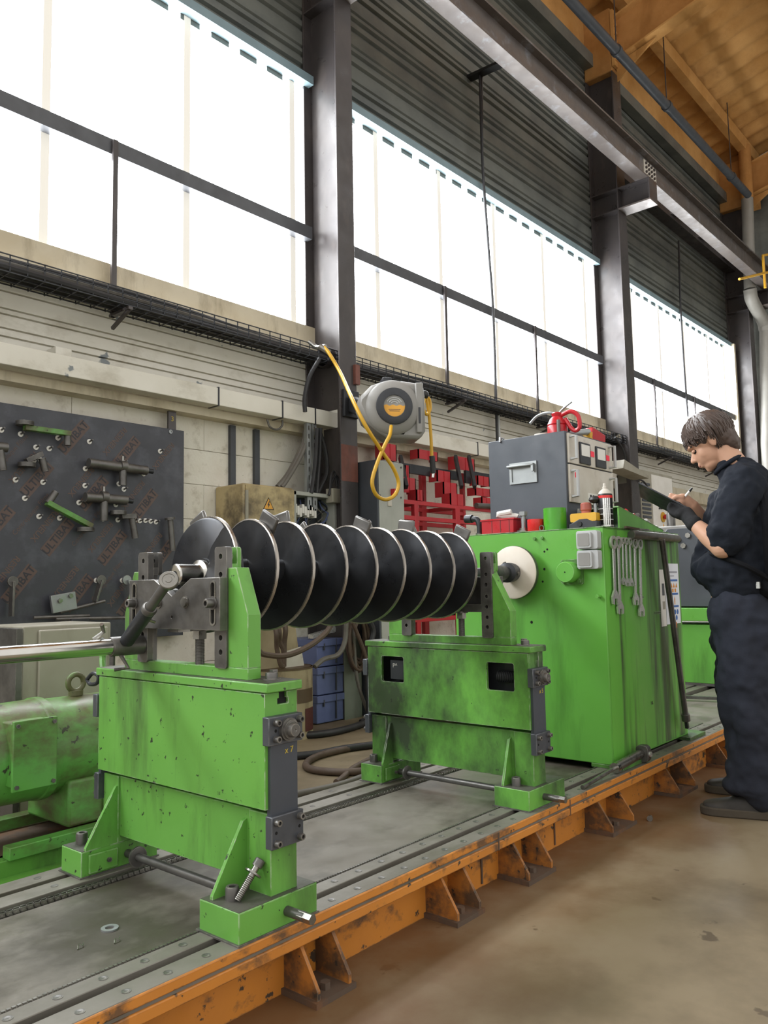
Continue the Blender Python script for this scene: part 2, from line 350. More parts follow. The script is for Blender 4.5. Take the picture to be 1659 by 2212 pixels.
def text_mesh(mb, txt, size, origin, right, up, thick=.0006, bold=False):
    cu = bpy.data.curves.new('lettering', 'FONT'); cu.body = txt; cu.size = size; cu.align_x = 'CENTER'; cu.align_y = 'CENTER'
    cu.extrude = thick; cu.resolution_u = 3
    if bold: cu.offset = size*.018
    ob = bpy.data.objects.new('lettering', cu); col.objects.link(ob)
    dg = bpy.context.evaluated_depsgraph_get(); me = ob.evaluated_get(dg).to_mesh()
    r, u = Vector(right).normalized(), Vector(up).normalized(); n = r.cross(u); o = Vector(origin)
    mb.add([o + r*v.co.x + u*v.co.y + n*v.co.z for v in me.vertices], [tuple(p.vertices) for p in me.polygons])
    ob.evaluated_get(dg).to_mesh_clear(); bpy.data.objects.remove(ob); bpy.data.curves.remove(cu)
    return mb
def socket_bolt(name, c, ax, r, h, parent, m='dark_steel', washer=False):
    """cap screw with a hexagon socket"""
    b = MB(); c = Vector(c); t = Vector(ax).normalized()
    b.lathe([(0, r), (h*.85, r), (h, r*.88), (h, r*.55), (h*.45, r*.55)], c, t, 16)
    if washer: b.cyl(c-t*.004, c, r*1.5, 18)
    return b.build(name, m, parent)
def hex_bolt(name, c, ax, r, h, parent, m='dark_steel', washer=0):
    b = MB(); c = Vector(c); t = Vector(ax).normalized(); b.cyl(c, c+t*h, r, 6)
    if washer: b.cyl(c-t*.0, c+t*.003, r*washer, 18)
    return b.build(name, m, parent)
def copy_tree(o, parent=None):
    c = o.copy(); col.objects.link(c); c.parent = parent
    BASE[c] = BASE.get(o); FRAME[c] = FRAME.get(o)
    for ch in list(o.children): copy_tree(ch, c)
    return c
# ================================================================== the hall
YW = 4.75
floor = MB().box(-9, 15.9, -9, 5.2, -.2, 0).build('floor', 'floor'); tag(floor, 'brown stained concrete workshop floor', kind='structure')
# ---- block wall below the cladding, laid course by course
wall = MB().box(-8, 15.7, YW+.02, YW+.22, 0, 2.34).build('wall_back', 'block'); tag(wall, 'pale rough concrete block wall under the cladding', kind='structure')
BASE[wall] = Vector((0, 0, 0))
meshes = {}
bh = .25; bw = 1.0
for r in range(9):
    z0 = r*bh+.001; off = (r % 2)*.5
    for k in range(18):
        x0 = -1.6+off+k*bw
        key = (r, )
        dy = random.uniform(0, .003)
        if 'blk' not in meshes:
            b = MB().box(.001, bw-.001, 0, .06, 0, bh-.0025); o = b.build('concrete_block', 'block', wall, bevel=.003); meshes['blk'] = o
        else:
            o = meshes['blk'].copy(); col.objects.link(o); o.parent = wall
        o.location = (x0, YW-.02-dy, z0)
# ---- ribbed steel cladding
def ribbed(z0, z1, y, pitch=.34, depth=.022):
    pr = [(y, z0)]; z = z0
    while z < z1-.02:
        for dz, dy in ((.10, 0), (.012, depth), (.03, depth), (.012, 0), (.05, 0), (.012, depth), (.03, depth), (.012, 0), (.03, 0), (.010, depth*.6), (.014, depth*.6), (.010, 0), (.018, 0)):
            z += dz
            if z >= z1: break
            pr.append((y+dy, z))
    pr.append((y, z1)); return pr
def seamed(z0, z1, y):
    pr = [(y, z0)]; z = z0; k = 0
    while z < z1-.03:
        z += (.105, .05, .085, .035)[k % 4]; k += 1
        if z > z1-.02: break
        pr += [(y, z-.010), (y+.022, z-.006), (y+.022, z), (y-.004, z+.001)]
    pr.append((y, z1)); return pr
def clad(name, x0, x1, z0, z1, y, m, label, depth=.022):
    pr = seamed(z0, z1, y) if m == 'cream' else ribbed(z0, z1, y, depth=depth); mb = MB(); n = len(pr)
    mb.add([(x0, p[0], p[1]) for p in pr]+[(x1, p[0], p[1]) for p in pr]+[(x0, y+.06, z0), (x0, y+.06, z1), (x1, y+.06, z0), (x1, y+.06, z1)],
           [(i, i+1, i+1+n, i+n) for i in range(n-1)]+[(2*n, 2*n+1, 2*n+3, 2*n+2)])
    o = mb.build(name, m, smooth=20); return tag(o, label, kind='structure')
bays = [(-6.1, -.87), (-.68, 4.40), (4.59, 9.68), (9.92, 15.0)]
for i, (a, b) in enumerate(bays):
    clad('wall_back_cladding', a-.1, b+.1, 2.42, 2.93, YW-.02, 'cream', 'cream ribbed steel cladding below window band %d' % (i+1), .032)
    clad('wall_back_siding', a-.1, b+.1, 5.31, 8.05 if i < 3 else 6.70, YW-.02, 'siding', 'dull grey ribbed siding above window band %d' % (i+1), .03)
clad('wall_back_siding', 9.82, 15.1, 7.12, 8.05, YW-.02, 'siding', 'dull grey ribbed siding above the bracing', .03)
# sill flashing, ledge, trunking shadow channel
o = MB().prism([(YW-.12, 2.93), (YW-.12, 2.99), (YW-.05, 3.00), (YW-.05, 3.155), (YW-.02, 3.17), (YW+.15, 3.17), (YW+.15, 2.93)], 'x', -7, 15.3).build('trim_1', 'cream_dull'); tag(o, 'cream folded sill flashing under the windows', kind='structure')
o = MB().prism([(YW-.14, 2.225), (YW-.14, 2.28), (YW-.05, 2.29), (YW-.05, 2.43), (YW+.02, 2.43), (YW+.02, 2.225)], 'x', -7, 15.3).build('trim_2', 'cream_dull'); tag(o, 'tan steel rail capping the block wall', kind='structure')
# dark eave channel and orange foam band, roof
o = MB().box(-7, 15.3, YW-.16, YW-.02, 8.02, 8.20).build('trim_3', 'siding'); tag(o, 'dark eave channel over the siding', kind='structure')
o = MB().box(-7, 15.5, YW-.04, YW+.1, 8.20, 8.95).build('wall_back_foam', 'foam'); tag(o, 'orange foam covered wall band under the roof', kind='structure')
SL = .24
def roof_z(y): return 8.88 + SL*(YW-y)
mb = MB(); nx = 190; ys = [YW+.1, 3.6, 2.4, 1.2, .3]
for i in range(nx+1):
    x = -3+18.7*i/nx; d = .035*(1 if (i//2) % 2 else -1)
    for y in ys: mb.v.append((x, y, roof_z(y)+d+random.uniform(-.006, .006)))
m_ = len(ys)
for i in range(nx):
    for j in range(m_-1): mb.f.append((i*m_+j, i*m_+j+1, (i+1)*m_+j+1, (i+1)*m_+j))
o = mb.build('ceiling', 'foam', smooth=60); tag(o, 'orange foam sprayed corrugated roof underside', kind='structure')
for y in (4.22, 2.6, 1.0):
    z = roof_z(y); o = MB().prism([(y-.07, z-.20), (y+.07, z-.20), (y+.10, z-.03), (y-.10, z-.03)], 'x', -3, 15.5).build('roof_purlin', 'foam'); tag(o, 'foam coated purlin running under the orange roof', kind='structure', group='roof purlins')
def rafter(x):
    z0 = 7.97; y0 = 4.30; y1 = .4
    t = thing('roof_rafter', 'orange foam coated rafter springing from the column head', None, (x, y0, z0), kind='structure', group='roof rafters')
    def band(dz0, dz1, w): return MB().prism([(y0, z0+dz0), (y0, z0+dz1), (y1, z0+dz1+SL*(y0-y1)), (y1, z0+dz0+SL*(y0-y1))], 'x', x-w/2, x+w/2)
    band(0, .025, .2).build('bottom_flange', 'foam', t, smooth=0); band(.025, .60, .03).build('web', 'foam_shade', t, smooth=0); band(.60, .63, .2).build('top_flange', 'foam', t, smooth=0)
    MB().box(x-.11, x+.11, 4.28, 4.32, 7.9, 8.7).build('end_plate', 'foam', t)
    for k in range(6):
        for s in (-1, 1): hex_bolt('bolt', (x+s*.075, 4.28, 8.0+k*.12), (0, -1, 0), .022, .03, t, 'foam')
    MB().prism([(4.30, 7.97), (3.75, 8.08), (4.30, 7.72)], 'x', x-.012, x+.012).build('haunch', 'foam', t, smooth=0)
rafter(9.78); rafter(15.1)
# end wall
mb = MB(); n = 130
pr = []
for i in range(n+1):
    y = 5.0-11*i/n; pr.append((15.75+.03*(1 if i % 4 < 2 else 0), y))
mb.add([(p[0], p[1], 0) for p in pr]+[(p[0], p[1], 9.9) for p in pr], [(i, i+1, i+n+2, i+n+1) for i in range(n)])
o = mb.build('wall_end', 'siding', smooth=20); tag(o, 'dark ribbed end wall of the hall', kind='structure')
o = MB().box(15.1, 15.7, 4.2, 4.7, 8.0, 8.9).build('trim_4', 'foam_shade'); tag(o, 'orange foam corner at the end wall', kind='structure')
# ---- steel columns
def column(x0, x1, label, ring=True):
    t = thing('steel_column', label, None, ((x0+x1)/2, 4.53, 0), kind='structure', group='steel columns')
    xm = (x0+x1)/2; top = 7.85
    MB().box(x0, x1, 4.33, 4.348, 0, top).build('front_flange', 'column', t, bevel=.003)
    MB().box(x0, x1, 4.712, 4.73, 0, top).build('rear_flange', 'column', t, bevel=.003)
    zt, zk = 2.87, 2.355
    MB().prism([(4.348, 0), (4.712, 0), (4.712, top), (4.348, top)], 'x', xm-.007, xm+.007,
               holes=[circle(4.55, zt, .085), [(4.45, zk-.075), (4.64, zk-.075), (4.64, zk+.075), (4.45, zk+.075)]]).build('web', 'column', t, smooth=30)
    for s, d in ((-1, .07), (1, .07)):
        a = [(4.55+.088*math.cos(2*PI*i/24), zt+.088*math.sin(2*PI*i/24)) for i in range(24)]
        b = [(4.55+.080*math.cos(2*PI*i/24), zt+.080*math.sin(2*PI*i/24)) for i in range(24)]
        if s < 0: MB().prism(a, 'x', xm-d, xm+d, holes=[b]).build('pipe_sleeve', 'column', t)
    # foam coated head
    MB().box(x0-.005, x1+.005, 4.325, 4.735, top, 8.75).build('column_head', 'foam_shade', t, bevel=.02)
    # corbel carrying the crane beam
    c = MB().box(x0, x1, 3.90, 4.33, 5.90, 5.92).build('corbel_plate', 'crane', t)
    MB().box(xm-.008, xm+.008, 3.92, 4.33, 5.92, 6.185).build('corbel_web', 'column', t)
    MB().box(x0, x1, 3.90, 3.915, 5.92, 6.185).build('corbel_end_plate', 'column', t)
    MB().box(x0, x1, 3.90, 4.33, 6.185, 6.20).build('corbel_top_plate', 'column', t)
    for z in (5.9, 6.19):
        MB().box(x0, xm, 4.35, 4.71, z, z+.015).build('stiffener', 'column', t)
    return t
c1 = column(4.40, 4.59, 'tall dark steel column carrying the hose reel')
MB().box(4.399, 4.591, 4.327, 4.3305, 0, .62).build('lower_paint', 'column_green', c1)
MB().box(4.402, 4.588, 4.3285, 4.3305, 1.83, 2.12).build('primer_patch', 'primer', c1)
MB().box(4.55, 4.60, 4.30, 4.33, 2.62, 2.78).build('cleat', 'primer', c1)
c2 = column(9.68, 9.92, 'dark steel column behind the instrument cabinet, with corbel')
c3 = column(15.0, 15.24, 'farthest dark steel column beside the grey drain pipe')
# crane beam
t = thing('crane_beam', 'long dark steel crane runway beam passing in front of the columns', None, (8, 4.0, 6.2), kind='structure')
MB().box(-3, 15.7, 3.915, 4.085, 6.20, 6.222).build('bottom_flange', 'crane', t, bevel=.003)
MB().box(-3, 15.7, 3.994, 4.006, 6.222, 6.53).build('web', 'crane', t)
MB().box(-3, 15.7, 3.915, 4.085, 6.53, 6.555).build('top_flange', 'crane', t, bevel=.003)
MB().box(-3, 15.7, 3.97, 4.03, 6.555, 6.60).build('crane_rail', 'dark_steel', t)
sp = MB().box(9.75, 10.13, 3.984, 3.994, 6.24, 6.50).build('splice_plate', 'panel', t)
for i in range(4):
    for j in range(4):
        hex_bolt('bolt', (9.80+i*.085, 3.984, 6.28+j*.06), (0, -1, 0), .018, .02, sp, 'column')
# bracing visible above the third window band
t = thing('wind_bracing', 'dark steel wind bracing behind the crane beam', None, (12.5, 4.7, 6.75), kind='structure')
MB().box(9.9, 15.3, 4.55, 4.75, 6.70, 6.80).build('bracing_chord', 'column', t)
for x in (10.6, 11.75, 12.9, 14.05):
    MB().bar((x, 4.70, 6.76), (x+.16, 4.70, 7.12), .05, .05).build('brace', 'column', t)
    MB().bar((x, 4.70, 6.76), (x+.75, 4.62, 7.00), .06, .05).build('brace', 'column', t)
    MB().bar((x, 4.70, 6.76), (x+.80, 4.40, 6.80), .06, .05).build('brace', 'column', t)
o = MB().box(9.9, 15.3, YW+.05, YW+.08, 6.7, 8.6).build('wall_back_liner', 'siding'); tag(o, 'plain grey liner sheet behind the bracing', kind='structure')
# ---- windows
posts = {1: [.1, 1.15, 2.198, 3.249, 4.285], 2: [5.329, 6.30, 7.30, 8.36, 9.42], 3: [10.85, 11.85, 12.85, 13.9, 14.75], 0: [-5, -4, -3, -2]}
hang = {1: [2.62], 2: [6.22, 7.94], 3: [11.3, 12.9, 14.2], 0: []}
for i, (a, b) in enumerate(bays):
    t = thing('window_%d' % (i+1), 'band of bright corrugated glazing, bay %d along the wall' % (i+1), None, ((a+b)/2, YW, 3.17), kind='structure')
    xs = [a-.1]+[p for p in posts[i] if a < p < b]+[b+.1]
    for x0, x1 in zip(xs, xs[1:]):
        mb = MB(); n = max(2, int((x1-x0)/.034)); pr = []
        for k in range(n+1):
            x = x0+(x1-x0)*k/n; ph = (x/.275) % 1; d = .03 if ph < .35 else (-.0 if ph > .5 and ph < .85 else .015)
            pr.append((x, YW+.02+d))
        mb.add([(x, y, 3.15) for x, y in pr]+[(x, y, 5.33) for x, y in pr], [(k, k+1, k+n+2, k+n+1) for k in range(n)])
        mb.build('pane', 'glazing', t, smooth=60)
    for p in xs[1:-1]:
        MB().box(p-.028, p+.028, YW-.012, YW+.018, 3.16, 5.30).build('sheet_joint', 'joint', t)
    # transom channel
    MB().prism([(YW-.10, 3.885), (YW-.10, 3.99), (YW-.02, 3.99), (YW-.02, 3.98), (YW-.088, 3.98), (YW-.088, 3.895), (YW-.02, 3.895), (YW-.02, 3.885)], 'x', a-.02, b+.02).build('transom', 'transom', t, smooth=0)
    MB().box(a-.05, b+.05, YW-.105, YW+.0, 5.255, 5.275).build('lintel_soffit', 'blue_lintel', t)
    MB().box(a-.05, b+.05, YW-.105, YW-.085, 5.275, 5.33).build('lintel_face', 'blue_lintel', t)
    x = a+.02; first = None
    while x < b-.15:
        if first is None: first = MB().box(0, .17, 0, .03, 0, .10).build('closure_block', 'siding', t, raw=True); q = first
        else: q = first.copy(); col.objects.link(q); q.parent = t
        q.location = Vector((x, YW-.01, 5.212))-BASE[t]; x += .275
    for p in hang[i]:
        MB().box(p-.018, p+.018, YW-.125, YW-.105, 2.775, 3.98).build('hanger_strap', 'column', t)
# far window edge: cobwebbed jamb
o = MB().box(14.92, 15.0, YW-.15, YW+.05, 3.1, 5.3).build('trim_5', 'cream_dull'); tag(o, 'flaking pale window jamb beside the farthest column', kind='structure')
# ---- cable tray along the wall
for i, (a, b) in enumerate([(-.68, 4.52), (4.52, 9.8), (9.8, 15.1)]):
    t = thing('cable_tray', 'black wire mesh tray full of cables, %s' % ('between left picture edge and hose reel column', 'between hose reel column and second column', 'beyond the second column')[i], 'cable tray', ((a+b)/2, 4.55, 2.79), group='cable trays')
    w = MB(); zl, zh = 2.80, 2.90
    for y, z in ((4.43, zh), (4.43, 2.867), (4.43, 2.834), (4.43, zl), (4.50, zl), (4.57, zl), (4.63, zl), (4.645, 2.834), (4.645, 2.867), (4.645, zh)): w.box(a, b, y-.003, y+.003, z-.003, z+.003)
    x = a+.05
    while x < b:
        for (y0, z0), (y1, z1) in (((4.43, zh), (4.43, zl)), ((4.43, zl), (4.645, zl)), ((4.645, zl), (4.645, zh))): w.bar((x, y0, z0), (x, y1, z1), .006, .006, (1, 0, 0))
        x += .1
    tag(w.build('wire_mesh', 'black_steel', t, smooth=0), kind='stuff')
    for k, (y, z, r, m) in enumerate(((4.46, 2.905, .022, 'cable'), (4.51, 2.90, .02, 'cable'), (4.55, 2.905, .024, 'cable'), (4.60, 2.90, .02, 'cable'), (4.475, 2.945, .018, 'cable_grey'), (4.53, 2.94, .022, 'cable'), (4.585, 2.945, .02, 'cable'), (4.50, 2.985, .016, 'cable'), (4.56, 2.98, .018, 'cable_grey'))):
        pts = []
        for j in range(24):
            x = a+(b-a)*j/23; q = min(1, min(j, 23-j)/6)
            zz = 2.835+(z-.09-2.82)*.75; yc, zc = 4.55+(y-4.54)*.55, 2.855+(zz-2.865)*.7
            pts.append((x, yc+(y+.018*math.sin(x*2.1+k*1.7)-yc)*q, zc+(zz+.010*math.sin(x*1.6+k*2.3)-zc)*q))
        MB().tube(spline(pts, 3), r, 8).build('cable', m, t)
    for x in {0: (1.3, 2.62), 1: (6.22, 7.94), 2: (11.3, 13.2)}[i]:
        MB().box(x-.015, x+.015, 4.42, 4.66, 2.775, 2.793).build('support_arm', 'column', t)
        MB().bar((x, 4.44, 2.775), (x, 4.64, 2.70), .02, .02).build('support_brace', 'column', t)
# ---- cream trunking
for i, (a, b) in enumerate([(-.68, 4.62), (4.66, 9.6)]):
    t = thing('cable_trunking', ('cream cable trunking on the wall left of the hose reel column', 'cream cable trunking behind the hose reel and red rack')[i], 'trunking', ((a+b)/2, 4.55, 2.285), group='cable trunking')
    MB().box(a, b, 4.49, 4.60, 2.285, 2.41).build('channel', 'cream', t, bevel=.004)
    x = a+.35; lid = None
    for xx in ((3.35, 3.94, 4.28) if i == 0 else (5.3, 6.5, 7.7, 8.9)): MB().box(xx-.006, xx+.006, 4.486, 4.604, 2.28, 2.415).build('joint_strap', 'dark_plastic', t)
    if i == 0: MB().lathe([(0, .07), (.008, .07), (.008, .064), (0, .064)], (4.585, 4.55, 2.35), (1, 0, 0), 24, True).build('edge_ring', 'column', t)
# air pipe hanging under the roof
t = thing('air_pipe', 'long dark pipe hung on rods below the orange roof', 'pipe', (9, 4.02, 7.63))
MB().cyl((-2, 4.02, 7.70), (14.3, 4.02, 7.70), .062, 16).build('pipe', 'pipe_dark', t)
for x in (6.8, 9.15, 10.75, 13.45):
    MB().cyl((x, 4.02, 7.70), (x, 4.02, roof_z(4.02)-.05), .008, 6).build('hanger_rod', 'column', t)
    MB().lathe([(-.03, .075), (.03, .075), (.03, .06), (-.03, .06)], (x, 4.02, 7.70), (1, 0, 0), 18, True).build('pipe_clip', 'pipe_dark', t)
# drain pipe
t = thing('drain_pipe', 'grey drain pipe with two elbows beside the farthest column', 'pipe', (14.5, 4.23, 0))
q = [P(x, y, 'y', 4.20) for x, y in ((1612, 385), (1614, 430), (1620, 625), (1625, 650), (1648, 692), (1653, 712), (1656, 960))]
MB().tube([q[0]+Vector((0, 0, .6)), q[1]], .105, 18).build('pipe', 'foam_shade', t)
MB().tube([q[1], q[2]], .10, 18).build('pipe', 'pipe_pvc', t)
MB().tube(spline([q[2], q[3], q[4], q[5]], 5), .112, 18).build('elbow', 'pipe_pvc', t)
MB().tube([q[5], q[6], (q[6].x, 4.20, 0)], .10, 18).build('pipe', 'pipe_pvc', t)
# yellow crane access rail
t = thing('yellow_rail', 'small yellow tubular guard beside the crane beam end', 'guard rail', tuple(P(1650, 620, 'y', 3.8)))
a, b_ = P(1597, 603, 'y', 3.8), P(1659, 588, 'y', 3.8)
MB().cyl(a, b_, .02, 10).build('rail', 'yellow', t)
MB().cyl(P(1648, 552, 'y', 3.8), P(1653, 622, 'y', 3.8), .022, 10).build('post', 'yellow', t)
MB().cyl(P(1648, 552, 'y', 3.8), P(1675, 547, 'y', 3.8), .022, 10).build('rail', 'yellow', t)
# wall bracket with hanging cable
t = thing('drop_cable', 'dark cable hanging from a flat bracket high on the siding', 'cable', (6.95, 4.6, 1.6))
a, b_ = P(1031, 160, 'y', 4.62), P(1082, 143, 'y', 4.25)
MB().bar((a.x, 4.73, a.z), (a.x+.05, 4.15, a.z+.0), .10, .03).build('bracket', 'black', t)
MB().tube(spline([(a.x+.02, 4.6, a.z), (a.x+.02, 4.6, 5.48), (a.x+.08, 4.6, 4.6), (a.x+.13, 4.6, 3.88), (a.x+.16, 4.62, 2.6), (a.x+.16, 4.62, 1.6)], 6), .015, 8).build('cable', 'cable', t)
MB().cyl((a.x+.06, 4.6, a.z), (a.x+.02, 4.6, 5.48), .010, 6).build('rod', 'column', t)
MB().cyl((7.12, 4.64, 1.0), (7.12, 4.64, 2.9), .017, 8).build('conduit', 'light_grey', t)
t = thing('drop_cable', 'thin dark cable hanging down in front of the farthest window band', 'cable', (12.9, 4.6, 2.8))
MB().tube(spline([P(1466, 520, 'y', 4.62), P(1470, 660, 'y', 4.62), P(1478, 800, 'y', 4.62), P(1486, 900, 'y', 4.62)], 6), .016, 8).build('cable', 'cable', t)
# ================================================================== balancing machine (machine frame)
ZB = .19
bed = thing('machine_bed', 'long orange machine bed with grey slotted steel rails on the floor', 'machine bed', (2.6, 1.9, 0), 'M')
X0, X1 = -.6, 6.9
T = .016
# near rail: two strips with the slot between them, a floor below the slot
MB().box(X0, X1, 1.489, 1.551, .150, ZB).build('near_rail_strip', 'bedplate', bed, bevel=.002)
MB().box(X0, X1, 1.579, 1.632, .150, ZB).build('near_rail_strip', 'bedplate', bed, bevel=.002)
MB().box(X0, X1, 1.553, 1.64, .141, .150).build('slot_floor', 'dark_void', bed)
MB().box(X0, X1, 2.165, 2.237, .150, ZB).build('far_rail_strip', 'bedplate', bed, bevel=.002)
MB().box(X0, X1, 2.264, 2.335, .150, ZB).build('far_rail_strip', 'bedplate', bed, bevel=.002)
MB().box(X0, X1, 2.10, 2.33, .10, .150).build('slot_floor', 'dark_void', bed)
MB().box(X0, X1, 1.640, 2.120, .05, .178).build('centre_plate', 'bed_centre', bed)
MB().box(X0, X1, 2.30, 2.345, 0, .150).build('rear_web', 'rust_plate', bed)
MB().box(X0, X1, 1.555, 1.60, 0, .14).build('front_web', 'orange', bed)
MB().box(X0, X1, 1.483, 1.49, .166, .1895).build('upper_flange', 'orange', bed, bevel=.003)
MB().box(X0, X1, 1.492, 1.56, .150, .168).build('flange_groove', 'rust_plate', bed)
MB().box(X0, X1, 1.483, 1.553, .130, .157).build('lower_flange', 'orange', bed, bevel=.003)
for x in (2.30, 3.06-.26):
    MB().box(x-.004, x+.004, 1.551, 1.5555, .01, .13).build('joint_plate', 'rust_plate', bed); MB().box(x-.003, x+.003, 1.4815, 1.4835, .131, .188).build('joint_plate', 'rust_plate', bed)
for xa, xb in ((.86, .97), (1.42, 1.53), (2.00, 2.115), (2.41, 2.565), (3.06, 3.26), (3.78, 3.985), (4.5, 4.7)):
    br = MB().box(xa-.015, xb+.015, 1.43, 1.556, 0, .014).build('bracket_plate', 'rust_plate', bed)
    for x in (xa, xb):
        MB().prism([(1.556, .014), (1.437, .014), (1.437, .035), (1.50, .130), (1.556, .130)], 'x', x-.005, x+.005).build('gusset', 'orange_grimy', br, smooth=0)
    hex_bolt('anchor_bolt', ((xa+xb)/2, 1.47, .014), (0, 0, 1), .014, .016, br, 'rust_plate')
scr = MB().lathe([(0, .0105), (.0012, .0105), (.0012, .008), (.0006, .006)], (0, 0, 0), (0, 0, 1), 14).build('countersunk_screw', 'dark_steel', bed, raw=True)
first = True
for k in range(42):
    for y in (1.518, 1.605, 2.200, 2.298):
        if y > 2 and k % 2: continue
        s = scr if first else scr.copy()
        if not first: col.objects.link(s); s.parent = bed
        first = False
        s.location = Vector((.55+k*.1, y, ZB-.0002))-BASE[bed]
# near rack chain: a wavy roller strip lying in the groove; far drive chain with plates
ch = MB(); n = 420
for i in range(n):
    x = .3+i*.0105
    if x > 4.8: break
    ch.box(x, x+.0072, 1.633, 1.639, .182, .1925)
    ch.cyl((x+.0036, 1.630, .187), (x+.0036, 1.642, .187), .0026, 6)
tag(ch.build('drive_chain', 'steel', bed, smooth=30), kind='stuff')
ch = MB(); x = .3
while x < 4.8:
    ch.box(x, x+.015, 2.128, 2.131, .165, .1875); ch.box(x+.006, x+.021, 2.142, 2.145, .165, .1875); ch.cyl((x+.01, 2.125, .178), (x+.01, 2.150, .178), .006, 8); x += .0185
tag(ch.build('drive_chain', 'steel', bed, smooth=30), kind='stuff')

def green_pedestal(xp, xf0, xf1, dy, A, label, windows, extra, gm):
    """xp: front face of the post; xf0..xf1: feet; A: outline numbers of the fork"""
    t = thing('pedestal', label, 'pedestal', (xp+.05, 1.885+dy, ZB), 'M', group='green rotor pedestals')
    y0, y1 = 1.505+dy, 2.270+dy+(.03 if windows else 0)
    # feet
    for nm, a, b in (('front_foot', 1.493+dy, 1.640+dy), ('rear_foot', 2.188+dy, 2.300+dy)):
        f = MB().box(xf0, xf1, a, b, ZB, .262).build(nm, gm, t, bevel=.002)
        MB().box(xf0-.006, xf1+.004, a-.004, b+.006, ZB-.0005, ZB+.004).build('shoe_plate', 'dark_steel', f)
        MB().box(xf0+.002, xf1-.002, a+.002, b-.002, .2615, .2632).build('worn_top', 'worn_top', f)
    socket_bolt('clamp_screw', (xf0+.045, 1.572+dy, .262), (0, 0, 1), .017, .032, t)
    socket_bolt('clamp_screw', (xf0+.045, 2.268+dy, .262), (0, 0, 1), .017, .032, t)
    socket_bolt('clamp_screw', (xf1-.035, 1.585+dy, .262), (0, 0, 1), .015, .02, t)
    # lower beam with end posts
    MB().box(xp+.012, xp+.098, y0+.005, y0+.085, .262, .455).build('end_post', gm, t, bevel=.002)
    MB().box(xp+.012, xp+.098, y1-.085, y1-.005, .262, .455).build('end_post', gm, t, bevel=.002)
    MB().box(xp+.018, xp+.092, y0+.085, y1-.085, .282, .455).build('lower_beam', gm, t, bevel=.002)
    for y in (1.610+dy, 2.192+dy):
        MB().prism([(xp+.02, .262), (xf0+.012, .262), (xf0+.012, .270), (xp+.006, .425), (xp+.02, .430)], 'y', y-.005, y+.005).build('gusset', gm, t, smooth=0)
    # swinging upper box with T slot along its top
    xm = xp+.052; u0, u1 = xp-.008, xp+.100; zt = .745
    prof = [(u0, .468), (u1, .468), (u1, zt), (xm+.013, zt), (xm+.013, zt-.016), (xm+.018, zt-.016), (xm+.018, zt-.030), (xm-.018, zt-.030), (xm-.018, zt-.016), (xm-.013, zt-.016), (xm-.013, zt), (u0, zt)]
    if not windows:
        MB().prism(prof, 'y', y0+.002, y1-.005).build('upper_box', gm, t, bevel=.0015, smooth=20)
    else:
        MB().prism([(u0+.075, .468), (u1, .468)]+prof[2:11]+[(u0+.075, zt)], 'y', y0+.002, y1-.005).build('upper_box', gm, t, smooth=20)
        def hole(a, b, c, d): return rrect(a, b, c, d, .008, 3)
        MB().prism([(y0+.002, .468), (y1-.005, .468), (y1-.005, zt), (y0+.002, zt)], 'x', u0, u0+.012,
                   holes=[hole(1.589, 1.710, .602, .706), hole(2.118, 2.238, .602, .708)]).build('face_plate', gm, t, smooth=20)
        MB().box(u0+.012, u0+.075, y0+.002, y1-.005, .468, .486).build('box_rib', gm, t); MB().box(u0+.012, u0+.075, y0+.002, y0+.02, .486, zt).build('box_rib', gm, t)
        MB().box(u0+.012, u0+.075, y1-.023, y1-.005, .486, zt).build('box_rib', gm, t); MB().box(u0+.012, u0+.075, y0+.02, y1-.023, zt-.01, zt).build('box_rib', gm, t)
        pl = MB().box(u0+.02, u0+.05, 2.124, 2.205, .612, .690).build('sensor_block', 'black_steel', t)
        tm = MB(); text_mesh(tm, 'P^', .026, (u0+.0195, 2.180, .668), (0, -1, 0), (0, 0, 1)); tm.build('chalk_mark', 'chalk_white', pl, smooth=0)
        MB().box(u0+.068, u0+.0745, 1.54, 2.28, .56, .73).build('inner_shade_plate', 'black_steel', t)  # black plate added to paint the shade seen through the two openings
        sp_ = MB().tube([(u0+.045+.014*math.cos(i*.7), 1.60+i*.0009, .65+.02*math.sin(i*.7)) for i in range(100)], .003, 6).build('spring_coil', 'black_steel', t)
    MB().prism([(xm-.0125, zt-.001), (xm+.0125, zt-.001), (xm+.0125, zt-.0165), (xm+.0175, zt-.0165), (xm+.0175, zt-.0295), (xm-.0175, zt-.0295), (xm-.0175, zt-.0165), (xm-.0125, zt-.0165)], 'y', y0+.010, y1-.012).build('slot_shade_fill', 'dark_void', t, smooth=0)  # black fill painting the shade inside the T slot
    tp = MB().box(xp-.012, xp+.106, y0-.012, y1+.008, .747, .770).build('top_plate', gm, t, bevel=.003)
    MB().box(xp-.009, xp+.103, y0-.009, y1+.005, .7695, .7708).build('worn_top', 'worn_top', tp)
    # leaf spring and clamp plates on both ends
    for side in (0, 1):
        ya, yb = (y0-.020, y0+.004) if side == 0 else (y1-.004, y1+.020); sg = -1 if side == 0 else 1
        MB().box(xp+.002, xp+.090, y0-.008 if side == 0 else y1-.006, y0+.006 if side == 0 else y1+.008, .43, .65).build('leaf_spring', 'spring_steel', t)
        up = MB().box(xp-.014, xp+.098, ya, yb, .622, .690).build('spring_clamp', 'slate', t, bevel=.002)
        lo = MB().box(xp-.006, xp+.098, ya, yb, .378, .455).build('spring_clamp', 'slate', t, bevel=.002)
        f = ya if side == 0 else yb
